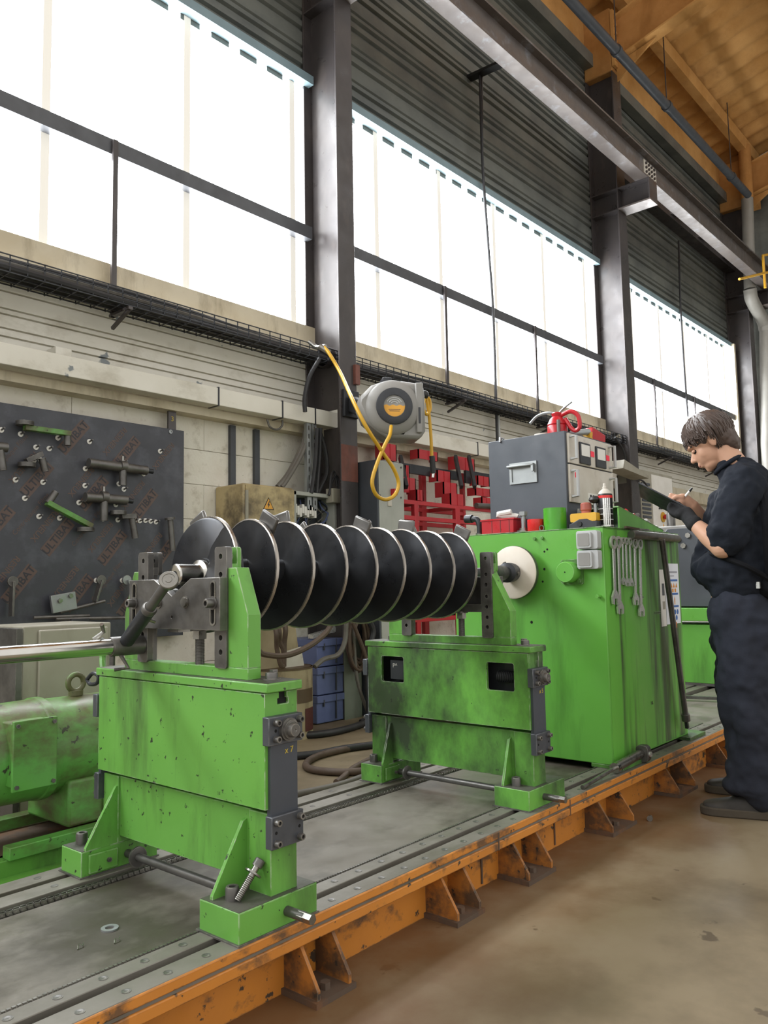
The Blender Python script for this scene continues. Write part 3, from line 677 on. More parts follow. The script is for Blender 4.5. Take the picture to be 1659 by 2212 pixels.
        for o_, zs in ((up, (.637, .676)), (lo, (.392, .441))):
            for x in (xp+.008, xp+.084):
                for z in zs: socket_bolt('clamp_screw', (x, f, z), (0, sg, 0), .0085, .014, o_)
                MB().cyl((x, f+sg*.0004, sum(zs)/2), (x, f-sg*.004, sum(zs)/2), .004, 10).build('dowel_hole', 'dark_void', o_)
        if side == 0:
            MB().lathe([(0, .028), (.010, .028), (.010, .024), (.016, .023), (.016, .018), (.026, .018), (.030, .015), (.030, .004), (.027, .002)], (xp+.046, f, .656), (0, -1, 0), 24).build('bearing_boss', 'dark_steel', up)
            tm = MB(); text_mesh(tm, extra, .022, (xp+.062, y0-.0085, .602), (1, 0, 0), (0, 0, 1)); tm.build('chalk_mark', 'chalk', t, smooth=0)
    # cross rod with sprocket through the feet
    MB().cyl((xp+.048, 1.40+dy+.03, .224), (xp+.048, 2.36+dy, .224), .012, 14).build('cross_rod', 'dark_steel', t)
    MB().cyl((xp+.048, 1.405+dy, .224), (xp+.048, 1.45+dy, .224), .0125, 6).build('square_end', 'steel', t)
    MB().lathe([(0, .018), (.002, .029), (.008, .029), (.010, .018), (.02, .018)], (xp+.048, 2.13+dy, .224), (0, 1, 0), 22).build('sprocket', 'dark_steel', t)
    g = MB().box(xf0+.02, xf0+.11, 2.178+dy, 2.188+dy, .200, .252).build('chain_guard', gm, t, bevel=.002)
    hex_bolt('guard_bolt', (xf0+.08, 2.178+dy, .226), (0, -1, 0), .007, .008, g)
    # fork standing on the top plate
    c, hb, ht, hi, zk, zs, zu = A          # centre, half base, half top of green, half opening, kink, green top, steel top
    xa, xb = xp+.010, xp+.053
    for s in (-1, 1):
        pl = [(c+s*(hi+.047), .800), (c+s*hb, .800), (c+s*hb, zk), (c+s*ht, zs), (c+s*(hi+.047), zs)]; cm = gm if s < 0 else 'dark_steel'
        MB().prism(pl, 'x', xa, xb).build('fork_side', gm, t, bevel=.0015, smooth=0)
        # steel guide with clevis head
        a_, b_ = sorted((c+s*(hi-.0), c+s*(hi+.050)))
        hz = [z for z in (.838, .875, .915, .955, 1.0, 1.04) if z < zu-.06]
        MB().prism(rrect(a_, b_, .796, zu, .008, 3), 'x', xa-.006, xa+.013, holes=[circle((a_+b_)/2, z, .0075, 12) for z in hz+[zu-.025]]).build('guide_bar', 'dark_steel', t)
        MB().prism(rrect(a_, b_, zs-.01, zu, .008, 3), 'x', xb-.014, xb, holes=[circle((a_+b_)/2, zu-.025, .0075, 12)]).build('clevis_cheek', cm, t)
        MB().box(xa+.013, xb-.014, a_, b_, zs-.01, zu-.045).build('clevis_web', cm, t)
        MB().box(xa+.013, xb-.014, a_+.004, b_-.004, .80, zs-.01).build('guide_core', 'dark_steel', t)
    MB().box(xa, xb, c-hb, c+hb, .7705, .800).build('fork_foot', gm, t, bevel=.002)
    # hold-down screws on the top plate
    socket_bolt('hold_down_screw', (xp+.062, c-hb-.03, .772), (0, 0, 1), .016, .016, t, washer=True)
    hex_bolt('hold_down_screw', (xp+.085, c-hb-.012, .770), (0, 0, 1), .012, .022, t)
    socket_bolt('hold_down_screw', (xp+.062, c+hb+.03, .772), (0, 0, 1), .014, .016, t, washer=True)
    # V carriage
    v0, v1 = (xp-.022, xp+.003) if not windows else (xp+.056, xp+.080)
    ya, yb = c-hi-.055, c+hi+.055
    outl = [(ya, .895), (yb, .895), (yb, 1.032), (c+.085, 1.032), (c, .985), (c-.085, 1.032), (ya, 1.032)]
    vb = MB().prism(outl, 'x', v0, v1, holes=[stadium(ya+.028, .912, 1.020, .008), stadium(yb-.028, .912, 1.020, .008), circle(c, .928, .004, 10)]).build('v_carriage', 'dark_steel', t, bevel=.001, smooth=20)
    for y in (ya+.028, yb-.028):
        socket_bolt('carriage_screw', (v0-.003, y, .966), (-1, 0, 0), .012, .022, vb, washer=True)
        MB().prism(stadium(y, .907, 1.025, .012), 'x', v0-.002, v0, holes=[stadium(y, .9125, 1.0195, .0075)]).build('slot_rim', 'steel', vb)
    for s in (-1, 1):
        MB().lathe([(-.006, .017), (0, .017), (0, .013), (.006, .012), (.006, .004)], (v0-.002, c+s*.062, .968), (-1, 0, 0), 20).build('roller_pin', 'steel', vb)
        MB().lathe([(0, .040), (.022, .040), (.022, .018)], (v1+.004, c+s*.062, .968), (1, 0, 0), 26).build('roller', 'bright_steel', vb)
    MB().box(xp+.004, xp+.05, c-hi+.002, c+hi-.002, .895, .925).build('carriage_bridge', 'dark_steel', vb)
    MB().box(xp+.0, xp+.045, c+.0, c+.05, .885, .900).build('carriage_pad', 'steel', vb)
    ty = c-.068
    MB().cyl((xp+.022, ty, .80), (xp+.022, ty, .895), .012, 14).build('lift_screw', 'dark_steel', t)
    th = MB()
    for k in range(18): th.lathe([(0, .0112), (.0012, .0135), (.0024, .0112)], (xp+.022, ty, .802+k*.004), (0, 0, 1), 14)
    tag(th.build('screw_thread', 'steel', t), kind='stuff')
    MB().cyl((xp+.022, ty, .868), (xp+.022, ty, .890), .019, 6).build('lift_nut', 'steel', t)
    MB().cyl((xp+.022, ty, .890), (xp+.022, ty, .896), .026, 20).build('lift_washer', 'dark_steel', t)
    return t
p1 = green_pedestal(1.322, 1.222, 1.472, 0.0, (1.873, .283, .237, .155, .935, 1.057, 1.113),
                    'nearest bright green rotor pedestal with slotted V block in front of the screw', False, 'x 7', 'green')
p2 = green_pedestal(2.612, 2.555, 2.820, .020, (1.908, .300, .215, .175, .90, 1.060, 1.127),
                    'grease-darkened green rotor pedestal with two square openings before the cabinet', True, 'x 5', 'green_dirty')
# ---- rotor: screw with ten flights
AY, AZ = 1.885, 1.043
rot = thing('screw_rotor', 'dark steel screw rotor with nine flights lying across both pedestals', 'screw rotor', (2.0, AY, AZ-.17), 'M')
RR, RC, PT = .171, .045, .1455
def helix_pt(s, r, off): # s turns from the first top crest; front side goes towards -x
    a = 2*PI*s
    return (1.437 + PT*s + off, AY + r*math.sin(a), AZ + r*math.cos(a))
mb = MB(); rim = MB(); S0, S1, NS = -.42, 8.10, 44
ns = int((S1-S0)*NS)
for i in range(ns+1):
    s = S0+(S1-S0)*i/ns
    for r, off in ((RC, -.012), (RR*.72, -.007), (RR-.004, -.005), (RR-.004, .005), (RR*.72, .005), (RC, .008)): mb.v.append(helix_pt(s, r, off))
    for r, off in ((RR-.004, -.006), (RR, -.005), (RR, .005), (RR-.004, .006)): rim.v.append(helix_pt(s, r, off))
for i in range(ns):
    for k in range(5): mb.f.append((i*6+k, i*6+k+1, (i+1)*6+k+1, (i+1)*6+k))
    for k in range(3): rim.f.append((i*4+k, i*4+k+1, (i+1)*4+k+1, (i+1)*4+k))
mb.f += [tuple(range(6)), tuple(range(ns*6+5, ns*6-1, -1))]; rim.f += [tuple(range(4)), tuple(range(ns*4+3, ns*4-1, -1))]
mb.build('flight', 'rotor', rot, smooth=50); rim.build('flight_rim', 'rotor_rim', rot, smooth=50)
MB().cyl((1.405, AY, AZ), (2.70, AY, AZ), RC+.004, 32).build('core_tube', 'rotor', rot)
MB().lathe([(0, .160), (.004, .165), (.010, .165), (.012, .160)], (1.418, AY, AZ), (1, 0, 0), 64).build('end_disc', 'rotor', rot)
MB().lathe([(0, .010), (.0, .027), (.003, .031), (.055, .031), (.060, .031), (.075, .031), (.080, .043), (.094, .045), (.105, .045)], (1.318, AY, AZ), (1, 0, 0), 36).build('journal', 'bright_steel', rot)
MB().cyl((1.3175, AY, AZ), (1.330, AY, AZ), .0115, 18).build('centre_bore', 'dark_void', rot)
MB().lathe([(0, .05), (.02, .09), (.03, .09), (.03, .05), (.05, .031), (.16, .031)], (2.612, AY, AZ), (1, 0, 0), 36).build('far_journal', 'rotor', rot)
for k in range(9):                  # wear paddles bolted to the flights
    s = -.02 + k*1.0 + (.10, -.06, .05, .12, -.04, .08, .0, .1, -.05)[k]
    if s < S0 or s > S1-.1: continue
    a = 2*PI*s; cx = 1.437+PT*s; ur = Vector((0, math.sin(a), math.cos(a))); ut = Vector((0, math.cos(a), -math.sin(a)))
    c = Vector((cx+.016, AY, AZ))+ur*(RR+.004)
    pd = MB().obox(c, Vector((.006, 0, 0)), ut*.038, ur*.030).build('wear_paddle', 'dark_steel', rot, bevel=.006)
    for q in (-1, 1): hex_bolt('paddle_bolt', c+ut*q*.02-ur*.014-Vector((.006, 0, 0)), (-1, 0, 0), .007, .008, pd)
# ---- drive disc and coupling
t = thing('drive_disc', 'rusty white drive disc with black cardan coupling before the green cabinet', 'drive disc', (3.28, 1.983, .93), 'M')
DZ, DY = 1.056, 1.984
MB().lathe([(0, .118), (.004, .124), (.022, .124), (.026, .118)], (3.268, DY, DZ), (1, 0, 0), 56).build('disc', 'disc_white', t)
MB().lathe([(0, .1245), (.010, .1260), (.020, .1245)], (3.275, DY, DZ), (1, 0, 0), 56).build('disc_rim', 'dark_steel', t)
ca, cb_ = Vector((2.76, AY+.004, AZ)), Vector((3.268, DY, DZ)); cd = (cb_-ca).normalized(); cl = (cb_-ca).length
MB().lathe([(0, .026), (.16, .026), (.17, .033), (cl-.13, .034), (cl-.12, .028), (cl-.085, .028), (cl-.075, .046), (cl-.03, .046), (cl, .042)], ca, cd, 32).build('coupling', 'black_steel', t)
for k in range(3):
    a = k*2.1+.4; s_ = cd.orthogonal().normalized(); w_ = cd.cross(s_); o_ = s_*math.cos(a)+w_*math.sin(a); hex_bolt('coupling_bolt', ca+cd*(cl-.05)+o_*.046, o_, .009, .006, t)
MB().cyl((3.294, DY, DZ), (3.345, DY, DZ), .05, 28).build('spindle', 'dark_steel', t)
# ---- headstock cabinet
CX0, CX1, CY0, CY1, CZ0, CZ1 = 3.345, 4.255, 1.557, 2.372, .206, 1.247
cab = thing('headstock_cabinet', 'large bright green headstock cabinet standing on the machine bed', 'machine cabinet', ((CX0+CX1)/2, 1.96, ZB), 'M')
MB().box(CX0, CX1, CY0, CY1, CZ0, CZ1).build('housing', 'green_cab', cab, bevel=.004)
MB().box(CX0+.008, CX1-.008, CY0-.0008, CY0+.004, CZ0+.008, CZ1-.008).build('side_panel', 'green_stained', cab)
MB().box(CX0-.002, CX1+.002, CY0-.002, CY1+.002, CZ1, CZ1+.004).build('top_sheet', 'green_dirty', cab)
for x0, x1 in ((3.345, 3.56), (4.16, 4.38)):
    MB().box(x0, x1, 1.51, 1.66, ZB, .207).build('skid', 'green_dirty', cab, bevel=.002)
    MB().box(x0, x1, 2.22, 2.34, ZB, .207).build('skid', 'green_dirty', cab, bevel=.002)
# green bearing cap with flange
kc = (1.712, 1.050)
fl = MB().prism([(p[0], p[1]) for p in rrect(kc[0]-.055, kc[0]+.052, kc[1]-.055, kc[1]+.058, .008)], 'x', 3.333, 3.345).build('cap_flange', 'green_dirty', cab)
for dy_, dz_ in ((-.04, .042), (.04, .042), (-.04, -.04), (.04, -.04)): hex_bolt('flange_bolt', (3.333, kc[0]+dy_, kc[1]+dz_), (-1, 0, 0), .010, .012, fl, 'green_dirty')
MB().lathe([(0, .047), (.058, .047), (.062, .044)], (3.334, kc[0]+.002, kc[1]), (-1, 0, 0), 36).build('bearing_cap', 'green_cab', cab)
MB().cyl((3.2725, kc[0]+.002, kc[1]), (3.271, kc[0]+.002, kc[1]), .003, 10).build('centre_hole', 'dark_void', cab)
# sockets with flap lids
for za, zb_ in ((1.150, 1.233), (1.062, 1.146)):
    s = MB().prism(rrect(1.566, 1.668, za, zb_, .010), 'x', 3.305, 3.345).build('power_socket', 'light_grey', cab, bevel=.002)
    MB().prism(rrect(1.592, 1.662, za+.006, zb_-.006, .008), 'x', 3.292, 3.305).build('flap_lid', 'light_grey', s, bevel=.003)
    MB().prism(rrect(1.599, 1.655, za+.014, zb_-.012, .006), 'x', 3.290, 3.292).build('lid_inset', 'grey_plastic', s)
for y, z, r in ((1.900, 1.213, .008), (1.860, 1.214, .008)): hex_bolt('panel_bolt', (3.345, y, z), (-1, 0, 0), r, .012, cab, 'green_dirty')
for y, z, r in ((1.853, 1.150, .005), (1.838, 1.160, .005), (1.857, 1.068, .006), (1.935, .82, .007), (1.868, 1.01, .005)): MB().cyl((3.346, y, z), (3.3445, y, z), r, 12).build('drilled_hole', 'dark_void', cab)
MB().cyl((3.345, 1.585, .94), (3.315, 1.585, .94), .008, 12).build('stop_pin', 'green_cab', cab)
# edge bar on the side, bracket hooks
MB().tube([(3.60, 1.535, 1.222), (3.64, 1.53, 1.222), (4.17, 1.53, 1.222), (4.20, 1.54, 1.222)], .020, 14).build('side_bar', 'dark_steel', cab)
for x, z in ((3.60, .92), (3.88, .84)): MB().box(x, x+.16, CY0-.0015, CY0, z, z+.012).build('weld_mark', 'green_dirty', cab)
tm = MB(); text_mesh(tm, 'HL', .022, (3.80, CY0-.001, .42), (1, 0, 0), (0, 0, 1), bold=True); tm.build('stencil_mark', 'black', cab, smooth=0)
# ---- spanners hung on the side
def spanner(x, ztop, L, w, tilt, label, k):
    t = thing('spanner', label, 'spanner', (x, 1.545, ztop-L), 'M', group='chrome spanners on the cabinet side')
    y = 1.545
    ring = [(x+w*.62*math.cos(2*PI*i/20), ztop-w*.5+w*.62*math.sin(2*PI*i/20)) for i in range(20)]
    hole = [(x+w*.36*math.cos(2*PI*i/12), ztop-w*.5+w*.36*math.sin(2*PI*i/12)) for i in range(12)]
    MB().prism(ring, 'y', y-.006, y+.004, holes=[hole]).build('ring_end', 'chrome', t)
    xb = x+tilt*L
    MB().prism([(x-w*.26, ztop-w*1.0), (x+w*.26, ztop-w*1.0), (xb+w*.24, ztop-L+w*1.1), (xb-w*.24, ztop-L+w*1.1)], 'y', y-.004, y+.002).build('shank', 'chrome', t, bevel=.0015)
    zb_ = ztop-L
    MB().prism([(xb-w*.24, zb_+w*1.2), (xb+w*.24, zb_+w*1.2), (xb+w*.70, zb_+w*.62), (xb+w*.66, zb_), (xb+w*.34, zb_-w*.10), (xb+w*.30, zb_+w*.45), (xb-w*.22, zb_+w*.45), (xb-w*.26, zb_-w*.10), (xb-w*.62, zb_), (xb-w*.70, zb_+w*.62)], 'y', y-.005, y+.003).build('open_jaw', 'chrome', t)
    MB().cyl((x, 1.5565, ztop-w*.2), (x, 1.535, ztop-w*.2), .003, 8).build('hook', 'dark_steel', t)
for i, a in enumerate(((3.420, 1.205, .300, .050, -.02, 'leftmost long chrome spanner hung on the green cabinet side'),
          (3.472, 1.205, .345, .046, -.03, 'longest chrome spanner in second place on the cabinet side'),
          (3.520, 1.205, .215, .026, -.05, 'first short chrome spanner in the hanging row'),
          (3.556, 1.205, .222, .030, -.03, 'middle short chrome spanner in the hanging row'),
          (3.600, 1.205, .222, .030, -.03, 'last short chrome spanner in the hanging row'),
          (3.655, 1.205, .310, .044, -.05, 'long chrome spanner hung just past the short ones'),
          (3.715, 1.205, .365, .046, -.05, 'rightmost long chrome spanner over the dark grease stain'))): spanner(*a, i)
# ---- long bar leaning on the side
t = thing('socket_bar', 'long dark steel socket bar leaning on the cabinet side', 'bar tool', (4.14, 1.51, .28), 'M')
a, b = Vector((3.885, 1.500, 1.205)), Vector((4.115, 1.515, .33)); d = (b-a).normalized()
MB().cyl(a, b, .014, 16).build('shank', 'dark_steel', t)
MB().cyl(b, b+d*.035, .021, 16).build('socket', 'dark_steel', t); MB().cyl(b+d*.035, b+d*.075, .011, 4).build('square_drive', 'black_steel', t)
# ---- notices taped to the cabinet
t = thing('safety_notice', 'white safety notice with blue headings taped to the green cabinet', 'notice', (4.13, 1.553, .775), 'M')
MB().box(4.035, 4.225, 1.5535, 1.555, .782, 1.092).build('sheet', 'paper', t, smooth=0)
pr = MB(); orr = MB(); gr = MB()
yq = 1.5528
def q(mb, a, b, c, d): mb.box(a, b, yq, 1.5536, c, d)
q(gr, 4.055, 4.205, 1.044, 1.052); q(gr, 4.055, 4.16, 1.026, 1.030)
for z in (1.000, .930, .866): q(pr, 4.100, 4.205, z, z+.010)
for k in range(3):
    x = 4.118+k*.034; orr.prism([(x-.013, .968), (x+.013, .968), (x, .992)], 'y', yq, 1.5536)
    pr.prism(circle(x, .842, .013, 14, 1), 'y', yq, 1.5536)
for k in range(2):
    x = 4.135+k*.034; pr.prism(circle(x, .812, .013, 14, 1), 'y', yq, 1.5536); orr.box(x-.01, x+.01, yq, 1.5536, .944, .962)
orr.prism([(4.150, .880), (4.158, .880), (4.160, .905), (4.154, .922), (4.148, .905)], 'y', yq, 1.5536)
pr.build('blue_print', 'blue_print', t, smooth=0); orr.build('warning_symbols', 'orange_print', t, smooth=0); gr.build('heading_lines', 'text_grey', t, smooth=0)
MB().box(4.045, 4.075, 1.5522, 1.5532, 1.075, 1.125).build('tape', 'tape', t); MB().box(4.135, 4.165, 1.5522, 1.5532, .760, .79).build('tape', 'tape', t)
t = thing('photo_sheet', 'narrow pinned photo sheet mostly hidden behind the leaning bar', 'notice', (4.0, 1.553, .78), 'M')
MB().box(3.965, 4.03, 1.5535, 1.555, .775, 1.06).build('sheet', 'white', t); MB().box(3.99, 4.02, 1.5528, 1.5536, .93, .99).build('picture', 'cab_dark', t); MB().box(3.99, 4.02, 1.5528, 1.5536, .86, .90).build('picture', 'beige_grey', t)
# ---- instrument cabinet on top of the headstock
ZC = CZ1+.004
IX0, IX1, IY0, IY1, IZ1 = 3.50, 4.02, 1.805, 2.245, 1.742
t = thing('instrument_cabinet', 'dark grey instrument cabinet with meter panels on top of the headstock', 'instrument cabinet', (3.76, 2.02, ZC), 'M')
MB().box(IX0, IX1, IY0, IY1, ZC, IZ1).build('case', 'instrument', t, bevel=.003)
hy = [(2.085, 2.0), (0, 0)]
h = MB().prism([(1.962, 1.505), (2.118, 1.505), (2.118, 1.612), (1.962, 1.612)], 'x', 3.492, 3.501, holes=[[(1.975, 1.516), (2.105, 1.516), (2.105, 1.600), (1.975, 1.600)]]).build('recessed_handle', 'galv', t)
MB().box(3.498, 3.5005, 1.975, 2.105, 1.516, 1.600).build('handle_dish', 'galv', h)
MB().box(3.472, 3.492, 1.972, 2.125, 1.588, 1.600).build('handle_grip', 'galv', h, bevel=.004)
MB().box(3.474, 3.49, 1.972, 1.984, 1.56, 1.600).build('handle_arm', 'galv', h)
pf = IY0
def module(x0, x1, z0, z1): return MB().box(x0, x1, pf-.012, pf, z0, z1).build('meter_panel', 'panel', t, bevel=.002)
m1 = module(3.515, 4.005, 1.585, 1.732); m2 = module(3.515, 4.005, 1.392, 1.578)
for x in (3.62, 3.80):
    mm = MB().box(x, x+.115, pf-.020, pf-.012, 1.592, 1.700).build('meter', 'dark_plastic', m1, bevel=.002); MB().box(x+.012, x+.103, pf-.0215, pf-.020, 1.632, 1.690).build('meter_dial', 'white', mm)
for x in (3.745, 3.925): MB().box(x, x+.042, pf-.0145, pf-.012, 1.640, 1.668).build('digit_display', 'led', m1)
for z0, z1, mo in ((1.605, 1.715, m1), (1.42, 1.545, m2)):
    for x in (3.530, 3.965):
        MB().tube([(x, pf-.012, z0), (x, pf-.045, z0), (x, pf-.045, z1), (x, pf-.012, z1)], .008, 8).build('grab_handle', 'light_grey', mo)
MB().box(3.545, 3.60, pf-.018, pf-.012, 1.425, 1.555).build('display_bezel', 'white', m2); MB().box(3.556, 3.59, pf-.0195, pf-.018, 1.515, 1.54).build('digit_display', 'led', m2)
for k in range(6): MB().box(3.72+k*.03, 3.738+k*.03, pf-.0145, pf-.012, 1.425, 1.442).build('push_button', 'dark_plastic', m2)
MB().box(3.70, 3.92, pf-.0135, pf-.012, 1.418, 1.450).build('button_strip', 'white', m2)
for x, z, m in ((3.60, 1.335, 'chalk_white'), (3.62, 1.30, 'black'), (3.72, 1.32, 'beige_grey'), (3.56, 1.30, 'black')): MB().box(x, x+.045, pf-.006, pf, z, z+.03).build('front_label', m, t)
# ---- objects on the headstock top
def bin_(name, c, l, w, h, m, label, cat):
    t = thing(name, label, cat, (c[0], c[1], ZC), 'M'); x, y = c; b = MB()
    o = [(x-l/2, y-w/2), (x+l/2, y-w/2), (x+l/2, y+w/2), (x-l/2, y+w/2)]; i_ = [(x-l/2+.008, y-w/2+.008), (x+l/2-.008, y-w/2+.008), (x+l/2-.008, y+w/2-.008), (x-l/2+.008, y+w/2-.008)]
    b.prism(o, 'z', ZC+.004, ZC+h, holes=[i_]); b.box(x-l/2, x+l/2, y-w/2, y+w/2, ZC, ZC+.006); b.build('bin_body', m, t, bevel=.002)
    r = MB().prism([(p[0]+(p[0]-x)*.06, p[1]+(p[1]-y)*.06) for p in o], 'z', ZC+h-.008, ZC+h, holes=[i_]); r.build('rim', m, t)
    return t
t = bin_('parts_bin', (3.44, 2.13), .12, .185, .075, 'red_plastic', 'red plastic parts bin with rags and fittings on the headstock', 'parts bin')
for k in range(3): MB().box(3.379, 3.3795, 2.06+k*.05, 2.063+k*.05, ZC+.006, ZC+.07).build('bin_rib', 'dark_red', t)
o = MB(); random.seed(3)
pts = [(3.43+random.uniform(-.03, .03), 2.11+random.uniform(-.07, .05), ZC+.06+.012*k) for k in range(5)]
o.tube(spline(pts, 5), .014, 8); solo(o, 'rag', 'white', 'crumpled pale rag lying in the red bin', 'rag', 'M')
t = thing('pipe_elbow', 'black pipe elbow standing in front of the red rack on the headstock', 'pipe fitting', (3.42, 2.262, ZC), 'M')
MB().tube(spline([(3.42, 2.262, ZC), (3.42, 2.262, ZC+.05), (3.42, 2.275, ZC+.082), (3.42, 2.305, ZC+.088)], 6), .015, 12).build('elbow', 'black_steel', t); MB().cyl((3.42, 2.305, ZC+.088), (3.42, 2.345, ZC+.090), .021, 14).build('threaded_end', 'black_steel', t)
MB().cyl((3.42, 2.262, ZC), (3.42, 2.262, ZC+.012), .02, 14).build('collar', 'dark_steel', t)
t = thing('upright_bolt', 'steel hexagon bolt standing on its washer beside the red cup', 'bolt', (3.41, 1.998, ZC), 'M')
MB().cyl((3.41, 1.998, ZC), (3.41, 1.998, ZC+.010), .034, 22).build('washer', 'steel', t); MB().cyl((3.41, 1.998, ZC+.010), (3.41, 1.998, ZC+.022), .022, 16).build('boss', 'steel', t)
MB().cyl((3.41, 1.998, ZC+.022), (3.41, 1.998, ZC+.082), .0115, 16).build('shank', 'galv', t); MB().cyl((3.41, 1.998, ZC+.082), (3.41, 1.998, ZC+.102), .021, 6).build('head', 'galv', t)
def cup(name, x, y, r, h, m, label, rim=.001):
    b = MB().lathe([(0, r*.96), (.002, r), (h, r), (h, r-.004), (.006, r-.004), (.006, .001)], (x, y, ZC), (0, 0, 1), 32)
    return solo(b, name, m, label, 'cup', 'M')
cup('red_cup', 3.40, 1.925, .040, .058, 'red_bright', 'small bright red open cup on the headstock edge')
cup('green_cup', 3.42, 1.832, .054, .106, 'paint_can', 'green painted metal pot on the headstock before the instrument cabinet')
t = thing('key_ring', 'small steel ring lying between the red cup and green pot', 'ring', (3.375, 1.88, ZC), 'M')
MB().tube([(3.375, 1.88+.012*math.cos(i*PI/8), ZC+.013+.012*math.sin(i*PI/8)) for i in range(17)], .003, 6).build('ring', 'steel', t)
# emergency stop box with red button and joystick
t = thing('control_pendant', 'yellow control box with red stop button and black knob lever', 'control box', (3.42, 1.668, ZC), 'M')
MB().prism(rrect(1.605, 1.735, ZC+.030, ZC+.070, .008), 'x', 3.385, 3.465).build('yellow_top', 'yellow', t, bevel=.004)
MB().prism([(1.600, ZC), (1.740, ZC), (1.740, ZC+.020), (1.715, ZC+.030), (1.69, ZC+.042), (1.65, ZC+.042), (1.625, ZC+.030), (1.600, ZC+.030)], 'x', 3.380, 3.470).build('grey_base', 'dark_plastic', t, bevel=.003)
MB().cyl((3.380, 1.685, ZC+.020), (3.374, 1.685, ZC+.020), .012, 18).build('cable_gland', 'black', t)
MB().lathe([(0, .022), (.012, .022), (.016, .026), (.045, .025), (.050, .020)], (3.425, 1.672, ZC+.070), (0, 0, 1), 26).build('stop_button', 'red_faded', t)
MB().cyl((3.44, 1.632, ZC+.07), (3.44, 1.632, ZC+.115), .010, 16).build('lever', 'galv', t); MB().lathe([(0, .006), (.006, .024), (.016, .030), (.028, .026), (.034, .01)], (3.44, 1.632, ZC+.115), (0, 0, 1), 26).build('lever_knob', 'black', t)
# aerosol can
t = thing('aerosol_can', 'black and silver aerosol spray can standing by the control box', 'spray can', (3.45, 1.572, ZC), 'M')
ac = (3.455, 1.590)
MB().lathe([(0, .031), (.003, .033), (.150, .033), (.156, .031)], (*ac, ZC), (0, 0, 1), 32).build('body', 'black', t)
for k, (z0, z1, m) in enumerate(((.004, .012, 'chrome'), (.136, .148, 'red_bright'), (.085, .088, 'light_grey'), (.060, .063, 'light_grey'), (.035, .038, 'light_grey'))): MB().lathe([(z0, .0333), (z1, .0333)], (*ac, ZC), (0, 0, 1), 32).build('label_band', m, t)
for k in range(4):
    an = 3.35+k*.25; MB().box(ac[0]+.0333*math.cos(an)-.001, ac[0]+.0333*math.cos(an)+.001, ac[1]+.0333*math.sin(an)-.004, ac[1]+.0333*math.sin(an)+.004, ZC+.01, ZC+.135).build('silver_stripe', 'chrome', t)
MB().lathe([(0, .031), (.012, .026), (.022, .014), (.024, .010), (.034, .010), (.036, .007), (.050, .006)], (*ac, ZC+.156), (0, 0, 1), 26).build('valve_cone', 'panel', t)
# sloping green tray with tools
t = thing('tool_tray', 'sloping green steel tray at the headstock right end', 'tray', (3.85, 1.62, ZC), 'M')
MB().prism([(3.60, ZC), (4.14, ZC), (4.14, ZC+.016), (3.60, ZC+.105)], 'y', 1.590, 1.598).build('tray_side', 'green_cab', t, smooth=0)
MB().obox((3.87, 1.69, ZC+.062), (.275, 0, -.0455), (0, .10, 0), (.0005, 0, .003)).build('tray_floor', 'green_dirty', t)
MB().box(3.58, 4.16, 1.57, 1.80, ZC, ZC+.006).build('tray_base', 'green_dirty', t)
for nm, a, b, r, m, lab in (('pliers', (3.72, 1.61, ZC+.098), (3.86, 1.64, ZC+.072), .011, 'red_bright', 'red handled pliers on the sloping tray'),
                            ('wrench', (3.84, 1.60, ZC+.082), (4.00, 1.66, ZC+.050), .013, 'dark_steel', 'dark adjustable wrench on the sloping tray'),
                            ('caliper', (3.94, 1.60, ZC+.060), (4.16, 1.64, ZC+.018), .012, 'chrome', 'chrome caliper at the low end of the tray')):
    b_ = MB(); b_.bar(a, b, r*1.6, r); c_ = (Vector(a)*.3+Vector(b)*.7); b_.bar(c_+Vector((-.01, -.025, 0)), c_+Vector((.02, .03, .01)), r*1.8, r*1.3); b_.cyl(Vector(a), Vector(a)+(Vector(b)-Vector(a))*.2, r*.9, 10)
    solo(b_, nm, m, lab, 'tool', 'M', bevel=.002)
for k in range(2):
    b_ = MB().obox((3.66+k*.12, 1.555+k*.02, ZC+.005), (.10, .01*(1-2*k), 0), (0, .006, 0), (0, 0, .005)); solo(b_, 'file', 'dark_steel' if k else 'rust_plate', ('short brown packing strip lying before the sloping tray', 'dark flat file lying before the sloping tray')[k], 'tool', 'M')
# oil can, tape roll, caulking gun on the instrument cabinet
ZI = IZ1
t = thing('oil_can', 'red pump oil can with bent spout on the instrument cabinet', 'oil can', (3.60, 1.90, ZI), 'M')
oc = Vector((3.60, 1.895, ZI))
MB().lathe([(0, .046), (.004, .050), (.045, .050), (.050, .047), (.056, .050), (.085, .036), (.096, .024), (.112, .028), (.118, .020)], oc, (0, 0, 1), 30).build('body', 'red_plastic', t)
MB().tube(spline([oc+Vector((0, .0, .112)), oc+Vector((0, .05, .125)), oc+Vector((0, .11, .118)), oc+Vector((0, .155, .085))], 6), .007, 8).build('spout', 'galv', t)
MB().tube(spline([oc+Vector((0, -.01, .112)), oc+Vector((0, -.04, .135)), oc+Vector((0, -.085, .160))], 6), .006, 8).build('pump_lever', 'galv', t)
MB().tube(spline([oc+Vector((0, -.02, .10)), oc+Vector((0, -.075, .112)), oc+Vector((0, -.115, .085)), oc+Vector((0, -.122, .03)), oc+Vector((0, -.10, .012)), oc+Vector((0, -.075, .03)), oc+Vector((0, -.045, .08))], 6), .011, 8).build('handle', 'red_plastic', t)
MB().cyl(oc+Vector((-.045, -.03, 0)), oc+Vector((-.045, -.03, .07)), .009, 10).build('pump_tube', 'dark_steel', t)
